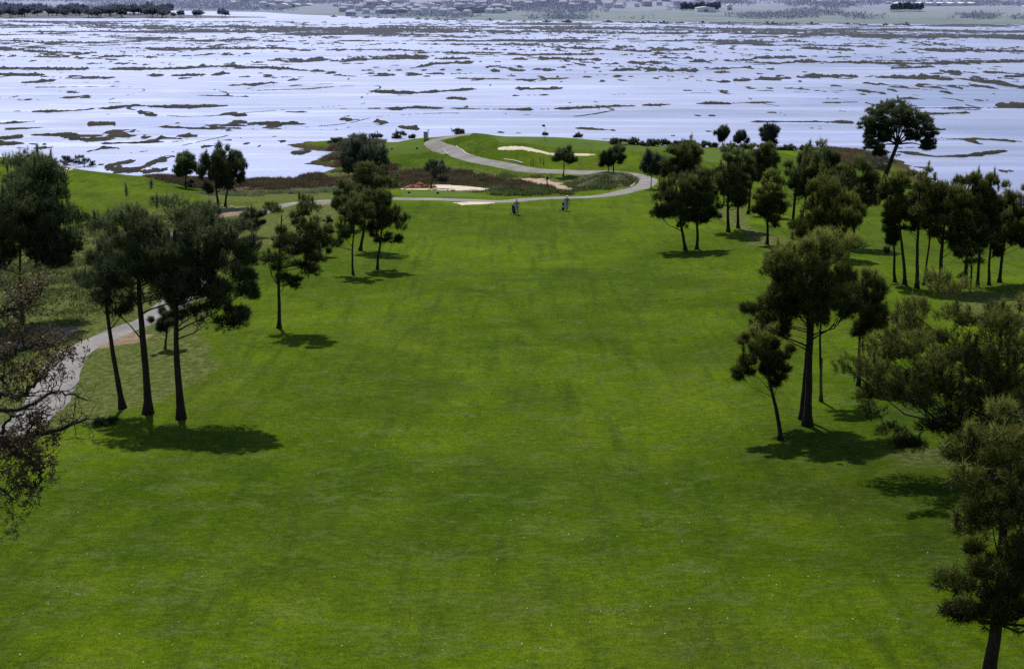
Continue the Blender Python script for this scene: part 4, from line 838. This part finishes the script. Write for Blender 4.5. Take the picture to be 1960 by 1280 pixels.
def golfer(px, py, label, shirt, trouser, hat, back, rz, sway):
    B = hit(px, py); root = empty('person', (B[0], B[1], B[2]), rz); tag(root, label, 'person')
    s = 1 if back else -1
    pel = (0, 0, .96); chest = (0, 0, 1.33); neck = (0, .01, 1.50)
    hl = (-.10, 0, .90); hr = (.10, 0, .90); kl = (-.11, .12*s, .50); kr = (.11, -.04*s, .50); al = (-.11, .16*s, .09); ar = (.11, -.26*s, .13)
    shl = (-.20, 0, 1.43); shr = (.20, 0, 1.43); el = (-.27, -.08*s, 1.17); er = (.28, .02*s, 1.15); wl = (-.30, -.22*s, .96); wr = (.29, .12*s, .91)
    fin = []
    for (w_, sg) in ((wl, -1), (wr, 1)):
        pm = (w_[0], w_[1], w_[2]-.08); fin.append(([w_, pm], [.026, .036]))
        for k in range(4):
            y_ = w_[1]+(k-1.5)*.019; ln = (.065, .08, .075, .055)[k]
            fin.append(([pm, (w_[0]-sg*.004, y_, w_[2]-.10), (w_[0]-sg*.012, y_, w_[2]-.10-ln*.55), (w_[0]-sg*.03, y_, w_[2]-.10-ln*.95)], [.036, .009, .0085, .007]))
        fin.append(([w_, (w_[0]-sg*.01, w_[1]+.04*s, w_[2]-.05), (w_[0]-sg*.02, w_[1]+.055*s, w_[2]-.09)], [.026, .011, .009]))
    body = [([pel, (0, 0, 1.12), chest, neck, (0, .015*s, 1.57)], [(.15, .11), (.135, .10), (.165, .115), .058, .052]), ([chest, shl, el, wl], [(.165, .115), .062, .043, .026]), ([chest, shr, er, wr], [(.165, .115), .062, .043, .026]),
            ([pel, hl, kl, al, (-.11, .16*s+.13*s, .05)], [(.15, .11), .095, .062, .042, .035]), ([pel, hr, kr, ar, (.11, -.26*s+.12*s, .06)], [(.15, .11), .095, .062, .042, .035])]
    skin_obj('body', body+fin, M['skin'], root, 1)
    h = MB(); h.ball((0, .02*s, 1.655), (.077, .098, .118), 14, 10); h.ball((0, .118*s, 1.645), (.014, .022, .024), 6, 5)
    for e_ in (-1, 1): h.ball((e_*.078, .015*s, 1.65), (.012, .022, .034), 6, 5)
    hd = h.build('head', M['skin'], root)
    for e_ in (-1, 1): f = MB(); f.ball((e_*.03, .104*s, 1.668), (.012, .008, .008), 6, 4); f.build('eye', M['hair'], hd)
    f = MB(); f.ball((0, .103*s, 1.603), (.026, .008, .006), 6, 4); f.build('mouth', M['lip'], hd)
    f = MB(); f.ball((0, .0, 1.68), (.084, .100, .105), 12, 8); f.build('hair', M['hair'], root)
    f = MB(); f.ball((0, .01*s, 1.735), (.095, .112, .07), 14, 8)
    if back or hat == 'hat_beige': f.tube([(0, .01*s, 1.715), (0, .01*s, 1.73)], [.165, .12], 16)
    else: f.ball((0, .13*s, 1.72), (.075, .09, .015), 10, 5)
    f.build('hat', M[hat], root)
    skin_obj('shirt', [([(0, 0, .93), (0, 0, 1.12), chest, (0, .0, 1.475)], [(.185, .145), (.165, .135), (.19, .14), .075]), ([chest, shl, (-.245, -.05*s, 1.27), (-.268, -.08*s, 1.18)], [(.19, .14), .085, .072, .066]), ([chest, shr, (.25, .01*s, 1.27), (.278, .02*s, 1.17)], [(.19, .14), .085, .072, .066])], M[shirt], root, 2)
    skin_obj('trousers', [([pel, hl, kl, (-.11, .155*s, .12)], [(.17, .13), .115, .083, .068]), ([pel, hr, kr, (.11, -.25*s, .16)], [(.17, .13), .115, .083, .068])], M[trouser], root, 2)
    for k, (x, y, z) in enumerate(((-.11, .22*s, .045), (.11, -.20*s, .055))):
        f = MB(); f.ball((x, y, z), (.052, .145, .05), 10, 6); f.build('shoe', M['shoe'], root)
    return B
M['lip'] = simple('lips', (.35, .12, .10), .6, .05)
def trolley(B, dx, dy, rz, label, blabel, towel):
    x, y = B[0]+dx, B[1]+dy; z = float(hgt(x, y)); root = empty('golf_trolley', (x, y, z), rz); tag(root, label, 'golf trolley')
    f = MB(); f.tube([(0, -.32, .30), (0, .10, .72), (0, .38, 1.05)], [.022, .02, .018], 6); f.tube([(-.34, -.25, .17), (0, -.25, .30), (.34, -.25, .17)], [.016]*3, 6); f.tube([(0, -.32, .3), (0, -.42, .12)], [.02, .02], 6); f.build('frame', M['steel'], root)
    f = MB(); f.tube([(-.14, .40, 1.06), (0, .37, 1.05), (.14, .40, 1.06)], [.022]*3, 6); f.build('handle', M['rubber'], root)
    for sx in (-1, 1):
        w_ = MB(); w_.tube([(sx*.33, -.25, .16), (sx*.38, -.25, .16)], [.16, .16], 18); wh = w_.build('wheel', M['rubber'], root, False)
        w_ = MB(); w_.tube([(sx*.325, -.25, .16), (sx*.39, -.25, .16)], [.085, .085], 12); w_.build('rim', M['towel'], wh, False)
    bag = empty('golf_bag', (x, y, z), rz); tag(bag, blabel, 'golf bag'); b = MB()
    b.tube([(0, -.44, .16), (0, -.40, .22), (0, -.22, .52), (0, -.02, .86), (0, .05, .98)], [.13, .16, .17, .155, .165], 14); b.build('bag_body', M['black'], bag)
    b = MB(); b.ball((0, -.36, .52), (.13, .09, .2), 10, 8); b.build('pocket', M['navy' if towel else 'grey'], bag)
    b = MB(); b.ball((0, .02, .93), (.175, .17, .06), 12, 6); b.build('bag_cuff', M['towel'], bag)
    rg = random.Random(int(abs(x)*10))
    for k in range(5):
        a = k*1.256; cx_, cy_ = math.cos(a)*.08, math.sin(a)*.08
        b = MB(); b.tube([(cx_, cy_, .95), (cx_*1.3, cy_*1.3+.09, 1.12+.02*k)], [.01, .01], 5); c_ = b.build('club', M['steel'], bag)
        b = MB(); b.ball((cx_*1.3, cy_*1.3+.1, 1.15+.02*k), (.05, .045, .035), 8, 6); b.build('club_head', M['towel' if k % 2 else 'black'], c_)
    b = MB(); b.box((.16, -.12, .72), (.03, .16, .26), .9); b.build('towel', M['towel'], bag, False)
M['navy'] = simple('navy fabric', (.02, .025, .06), .8)
B1 = golfer(989,411,'golfer in blue grey outfit and beige hat pulling a bag, left of the two','shirt_blue','trouser_blue','hat_beige',False,R(-14),1)
trolley(B1, -.42, .15, R(14), 'pull trolley carrying the bag beside the left golfer', 'black golf bag with white top beside the left golfer', True)
B2 = golfer(1085,404,'golfer in grey shirt and white cap behind a dark bag, right of the two','shirt_grey','trouser_grey','hat_white',False,R(10),1)
trolley(B2, -.42, -.25, R(-8), 'pull trolley in front of the right golfer', 'dark navy golf bag in front of the right golfer', False)

# ------------------------------------------------------------------ far things
M['hull'] = simple('white hull', (.62, .64, .70), .4, .08); M['hull_blue'] = simple('blue hull', (.10, .14, .28), .5, .1); M['cabin'] = simple('boat cabin', (.35, .37, .45), .5, .1); M['boatglass'] = simple('boat window', (.06, .07, .10), .2, .1)
def boat(kind):
    root = empty('boat', (0, 0, 0)); b = MB(); L = 6.5; ST_ = [(-.5, .75, .7), (-.3, .95, .7), (0, 1.0, .75), (.28, .72, .9), (.5, .05, 1.15)]; vs = []
    for f, w_, h_ in ST_: vs += [(f*L, -w_, h_), (f*L, -w_*.6, -.15), (f*L, w_*.6, -.15), (f*L, w_, h_)]
    fs = [(4*i+k, 4*i+4+k, 4*i+5+k, 4*i+1+k) for i in range(4) for k in range(3)]+[(0, 1, 2, 3)]+[(4*i, 4*i+3, 4*i+7, 4*i+4) for i in range(4)]
    b.poly(vs, fs); b.build('hull', M['hull' if kind != 1 else 'hull_blue'], root, False)
    if kind < 2:
        b = MB(); b.box((-.3, 0, 1.35), (2.2, 1.4, 1.3), .8); c = b.build('cabin', M['hull' if kind else 'cabin'], root, False); b = MB(); b.box((-.3, 0, 1.5), (1.9, 1.42, .4)); b.build('window', M['boatglass'], c, False)
    b = MB(); b.tube([(.6, 0, .7), (.6, 0, 4.6 if kind == 2 else 2.8)], [.06, .03], 5); b.build('mast', M['steel'], root)
    b = MB(); b.box((-3.45, 0, .5), (.35, .4, 1.0), .8); b.build('outboard_motor', M['black'], root, False)
    return root
def copy_tree(o, parent=None):
    c = o.copy(); col.objects.link(c); c.parent = parent
    for ch in [x for x in o.children]: copy_tree(ch, c)
    return c
protos = [boat(0), boat(1), boat(2)]; used = [0, 0, 0]; rb = random.Random(8)
BL = ['small boat with grey cabin moored along the far shore', 'small dark blue hulled boat moored along the far shore', 'small open white boat with a mast moored along the far shore']
bx = sorted([rb.uniform(620, 1560) for _ in range(44)]+[1622, 1640, 1652, 1695, 1720, 1735, 1250, 1300, 1345, 1395, 1480])
for i, px in enumerate(bx):
    k = rb.choice([0, 0, 1, 2, 2]); p = on_z(px, np.interp(px, SHX, SHY)+rb.uniform(.6, 2.6), 0)
    o = protos[k] if not used[k] else copy_tree(protos[k]); used[k] = 1; o.location = tuple(p); o.rotation_euler.z = rb.uniform(-.5, .5)+(math.pi if rb.random() < .5 else 0); s_ = rb.uniform(.7, 1.25); o.scale = (s_,)*3
    tag(o, BL[k], 'boat', ['grey cabin boats along the far shore', 'blue hulled boats along the far shore', 'open white boats along the far shore'][k])
M['wall_w'] = simple('hazy white wall', (.80, .79, .92), .9, .03, 1); M['wall_c'] = simple('hazy cream wall', (.60, .55, .62), .9, .1, 1); M['roof_t'] = simple('hazy tile roof', (.36, .35, .46), .9, .05, 1); M['roof_g'] = simple('hazy grey roof', (.36, .38, .52), .9, .1, 1); M['win'] = simple('dark hazy window', (.32, .33, .46), .5, .1)  # far haze painted into the wall, roof and window colours
M['sheet'] = simple('white greenhouse sheeting', (.80, .82, .88), .4, .05, 1)
def house(kind, w_=9, d_=8, h_=5.5):
    root = empty('house', (0, 0, 0)); b = MB(); b.box((0, 0, h_/2-1), (w_, d_, h_+2)); b.build('wall', M['wall_w' if kind != 1 else 'wall_c'], root, False)
    b = MB(); a, c = w_/2+.4, d_/2+.4; b.poly([(-a, -c, h_), (a, -c, h_), (a, c, h_), (-a, c, h_), (-a*.6, 0, h_+2), (a*.6, 0, h_+2)], [(0, 1, 5, 4), (1, 2, 5), (2, 3, 4, 5), (3, 0, 4), (3, 2, 1, 0)]); b.build('roof', M['roof_t' if kind != 2 else 'roof_g'], root, False)
    for k in range(3):
        b = MB(); b.box((-w_/3+k*w_/3, -d_/2-.02, h_*.6), (1.2, .1, 1.5)); b.build('window', M['win'], root, False)
    return root
hp = [house(0), house(1, 12, 9, 6.5), house(2, 10, 9, 4)]; used = [0]*3; HL = ['white hazy house with tiled roof in the far town', 'larger cream house with tiled roof in the far town', 'low white house with grey roof in the far town']
spots = [(rb.gauss(1110, 75), rb.uniform(1, 17)) for _ in range(52)]+[(rb.gauss(800, 90), rb.uniform(3, 24)) for _ in range(42)]+[(rb.uniform(640, 980), rb.uniform(20, 31)) for _ in range(24)]+[(rb.uniform(1480, 1940), rb.uniform(1, 12)) for _ in range(9)]+[(rb.uniform(420, 640), rb.uniform(4, 14)) for _ in range(8)]
for px, py in spots:
    k = rb.choice([0, 0, 1, 2]); p = far_at(px, py); o = hp[k] if not used[k] else copy_tree(hp[k]); used[k] = 1; o.location = tuple(p); o.rotation_euler.z = rb.uniform(-.5, .5); s_ = rb.uniform(.7, 1.2); o.scale = (s_,)*3
    tag(o, HL[k], 'house', ['white tiled houses of the far town', 'cream houses of the far town', 'grey roofed houses of the far town'][k])
def shed(px, py, wpx, label, name='warehouse', mat='wall_w', roof='sheet', h_=5, d_=16, cat='building'):
    p = far_at(px, py); w_ = wpx*math.hypot(p[0], p[1])/F; root = empty(name, tuple(p), rb.uniform(-.06, .06)); tag(root, label, cat)
    b = MB(); b.box((0, 0, h_/2-1), (w_, d_, h_+2)); b.build('wall', M[mat], root, False); nb = max(1, int(w_/14)); b = MB(); bw = w_/nb
    for k in range(nb):
        x = -w_/2+bw*(k+.5); a = bw/2+.15; c = d_/2+.5; b.poly([(x-a, -c, h_), (x+a, -c, h_), (x+a, c, h_), (x-a, c, h_), (x, -c, h_+1.6), (x, c, h_+1.6)], [(0, 4, 5, 3), (4, 1, 2, 5), (0, 1, 4), (3, 5, 2)])
    b.build('roof', M[roof], root, False); b = MB(); b.box((0, -d_/2-.03, 1.7), (min(5, w_*.3), .12, 3.4)); b.build('door', M['win'], root, False)
shed(527, 14.5, 26, 'white roofed shed left of the long glasshouse across the water', h_=4); shed(575, 14, 68, 'long low glasshouse with bright roof on the far left shore', 'greenhouse', 'sheet', 'sheet', 3.5, 22, 'greenhouse')
shed(820, 19, 32, 'large white warehouse in the far harbour', h_=7); shed(898, 18.5, 26, 'bright roofed warehouse right of the large harbour one', h_=6); shed(915, 25, 100, 'long dark grey hall along the far harbour', mat='roof_g', roof='roof_g', h_=6)
shed(760, 27, 50, 'low grey warehouse near the far quay', mat='roof_g', roof='wall_w', h_=5); shed(1340, 23.5, 34, 'white gabled barn row below the far poplars', 'barn'); shed(1385, 20, 10, 'small white cottage right of the far barn row', 'cottage', h_=6, d_=8)
shed(1944, 26, 20, 'isolated white barn on the far right plain', 'barn', h_=8, d_=14); shed(1770, 11.5, 150, 'very long glasshouse on the far right plain', 'greenhouse', 'sheet', 'sheet', 3.5, 30, 'greenhouse'); shed(740, 9, 26, 'slanted white greenhouse on the far hillside', 'greenhouse', 'sheet', 'sheet', 4, 40, 'greenhouse')

# low wooded peninsula on the far left
def peninsula():
    xs_ = np.array([-500, -200, 0, 150, 260, 340, 400, 460, 515]); y0 = np.array([37.5, 37, 36.5, 36.2, 36, 35.6, 35.2, 34.6, 34]); y1 = np.array([24, 24, 24, 25, 26.5, 29.5, 31.5, 33, 33.8])
    px = np.arange(-500, 516, 4); a = np.interp(px, xs_, y0)+.4*(fbm(px*.06, px*0, 3, 2)-.5); b_ = np.interp(px, xs_, y1); V_ = []; nn = 14
    for i, p in enumerate(px):
        pa = on_z(p, a[i], 0); pb = on_z(p, b_[i], 0)
        for k in range(nn):
            f = k/(nn-1); q = pa*(1-f)+pb*f; V_.append((q[0], q[1], -.3 if k in (0, nn-1) or i == len(px)-1 else .5+1.2*math.sin(f*math.pi)*min(1, (515-p)/150)))
    Q = [(i*nn+k, (i+1)*nn+k, (i+1)*nn+k+1, i*nn+k+1) for i in range(len(px)-1) for k in range(nn-1)]
    tag(link('peninsula', mesh_np('peninsula', V_, Q, M['pen'], True)), kind='structure')
M['pen'] = simple('hazy peninsula scrub', (.12, .13, .15), .95, .4, .2); peninsula()  # greyish scrub colour has the haze painted in
def far_tree(seed, rx=6.5, H=8.5):
    root = empty('umbrella_pine', (0, 0, 0)); me, cl, cr = crown_mesh('crown', (0, 0, H*.54), (rx, rx, H*.46), M['pen_leaf'], seed, 34, 18, 7, 1.5, .42, .6, .4, False, .3, .6); link('crown', me, root)
    b = MB(); b.tube([(0, 0, -.5), (.1, 0, H*.3), (0, 0, H*.7)], [.4, .3, .2], 6); b.build('trunk', M['bark_far'], root); return root
M['bark_far'] = simple('hazy bark', (.07, .07, .09), .9)  # bark colour greyed and blued as painted haze
fp = [far_tree(900+i, 5.5+i*.8, 8+i*.8) for i in range(3)]; used = [0]*3
rows = [(rb.uniform(-60, 322), rb.uniform(23, 34)) for _ in range(120)]+[(331, 34), (346, 33.6), (376, 34.4), (384, 34.2), (425, 33.6), (431, 34)]
for i, (px, py) in enumerate(rows):
    k = rb.randrange(3); p = on_z(px, py, .8); o = fp[k] if not used[k] else copy_tree(fp[k]); used[k] = 1; o.location = tuple(p); s_ = rb.uniform(.75, 1.15)*(1.15 if i < 120 else .8); o.scale = (s_, s_, s_); o.rotation_euler.z = rb.uniform(0, 6)
    tag(o, 'umbrella pine in the hazy wood on the far left peninsula' if i < 120 else 'lone umbrella pine near the tip of the far left peninsula', 'tree', 'umbrella pines of the peninsula wood' if i < 120 else 'lone pines at the peninsula tip')
def cypress():
    root = empty('poplar_tree', (0, 0, 0)); me, _, _ = crown_mesh('crown', (0, 0, 6), (2.0, 2.0, 5.6), M['far_leaf'], 950, 22, 14, 7, 1.3, .4, 1, .4, False, .3, .8); link('crown', me, root); b = MB(); b.tube([(0, 0, -.5), (0, 0, 8)], [.3, .15], 6); b.build('trunk', M['bark_far'], root); return root
c0 = cypress(); first = True
for px, py in [(1296+i*2.9, 21+i*.05) for i in range(25)]+[(1688+i*3, 22.5) for i in range(20)]:
    p = far_at(px, py); o = c0 if first else copy_tree(c0); first = False; o.location = tuple(p); s_ = rb.uniform(.7, 1.15); o.scale = (s_,)*3
    tag(o, 'slim poplar in the dark row behind the far barn' if px < 1500 else 'slim poplar in the low row on the far right plain', 'tree', 'poplars behind the far barn' if px < 1500 else 'poplars on the far right plain')
def far_wood():
    rg = np.random.default_rng(77); C = []
    while len(C) < 4200:
        px = rg.uniform(-40, 2000); py = rg.uniform(-4, 38); sy = np.interp(px, SHX, SHY)
        if py > sy-2: continue
        if fbm(np.array(px*.013), np.array(py*.12), 3, 13) < (.50 if px < 1260 else .56): continue
        C.append(far_at(px, py)+np.array([rg.normal()*10, rg.normal()*10, 2]))
    C = np.repeat(np.array(C), 5, 0)+rg.normal(size=(4200*5, 3))*np.array([4, 4, 1.0]); V_, k = needles(C, unit(rg.normal(size=C.shape)+np.array([0, 0, 1])), 3.0, 1.0, 4, rg)
    tag(link('far_woodland', mesh_np('far_woodland', V_, np.arange(len(V_)).reshape(-1, 3), M['far_leaf'], False, dict(tint=np.repeat(rg.random(len(C))*.7, 12)))), 'hazy scattered woodland on the far hills', kind='stuff')
far_wood()

# ------------------------------------------------------------------ light
SUN_EL, SUN_AZ = 60, -17      # degrees; azimuth from +Y, negative = left
w = bpy.data.worlds.new('World'); sc.world = w; w.use_nodes = True; nt = w.node_tree; bg = nt.nodes['Background']
sky = nt.nodes.new('ShaderNodeTexSky'); sky.sky_type = 'NISHITA'; sky.sun_disc = False; sky.sun_elevation = R(SUN_EL); sky.sun_rotation = R(SUN_AZ); sky.air_density = 1.2; sky.dust_density = 1.0
nt.links.new(sky.outputs[0], bg.inputs[0]); bg.inputs[1].default_value = .09
ld = bpy.data.lights.new('sun', 'SUN'); ld.energy = 4.4; ld.angle = R(.5); ld.color = (1, .95, .87); lo = bpy.data.objects.new('sun', ld); col.objects.link(lo)
d = Vector((math.sin(R(SUN_AZ))*math.cos(R(SUN_EL)), math.cos(R(SUN_AZ))*math.cos(R(SUN_EL)), math.sin(R(SUN_EL)))); lo.rotation_euler = (-d).to_track_quat('-Z', 'Y').to_euler(); lo.location = (0, 0, 80)
sc.view_settings.view_transform = 'Standard'; sc.view_settings.look = 'None'; sc.view_settings.exposure = 0
sc.cycles.use_denoising = False; sc.cycles.caustics_reflective = False; sc.cycles.caustics_refractive = False; sc.cycles.sample_clamp_indirect = 2.0; sc.cycles.max_bounces = 5; sc.render.film_transparent = False; sc.cycles.diffuse_bounces = 2
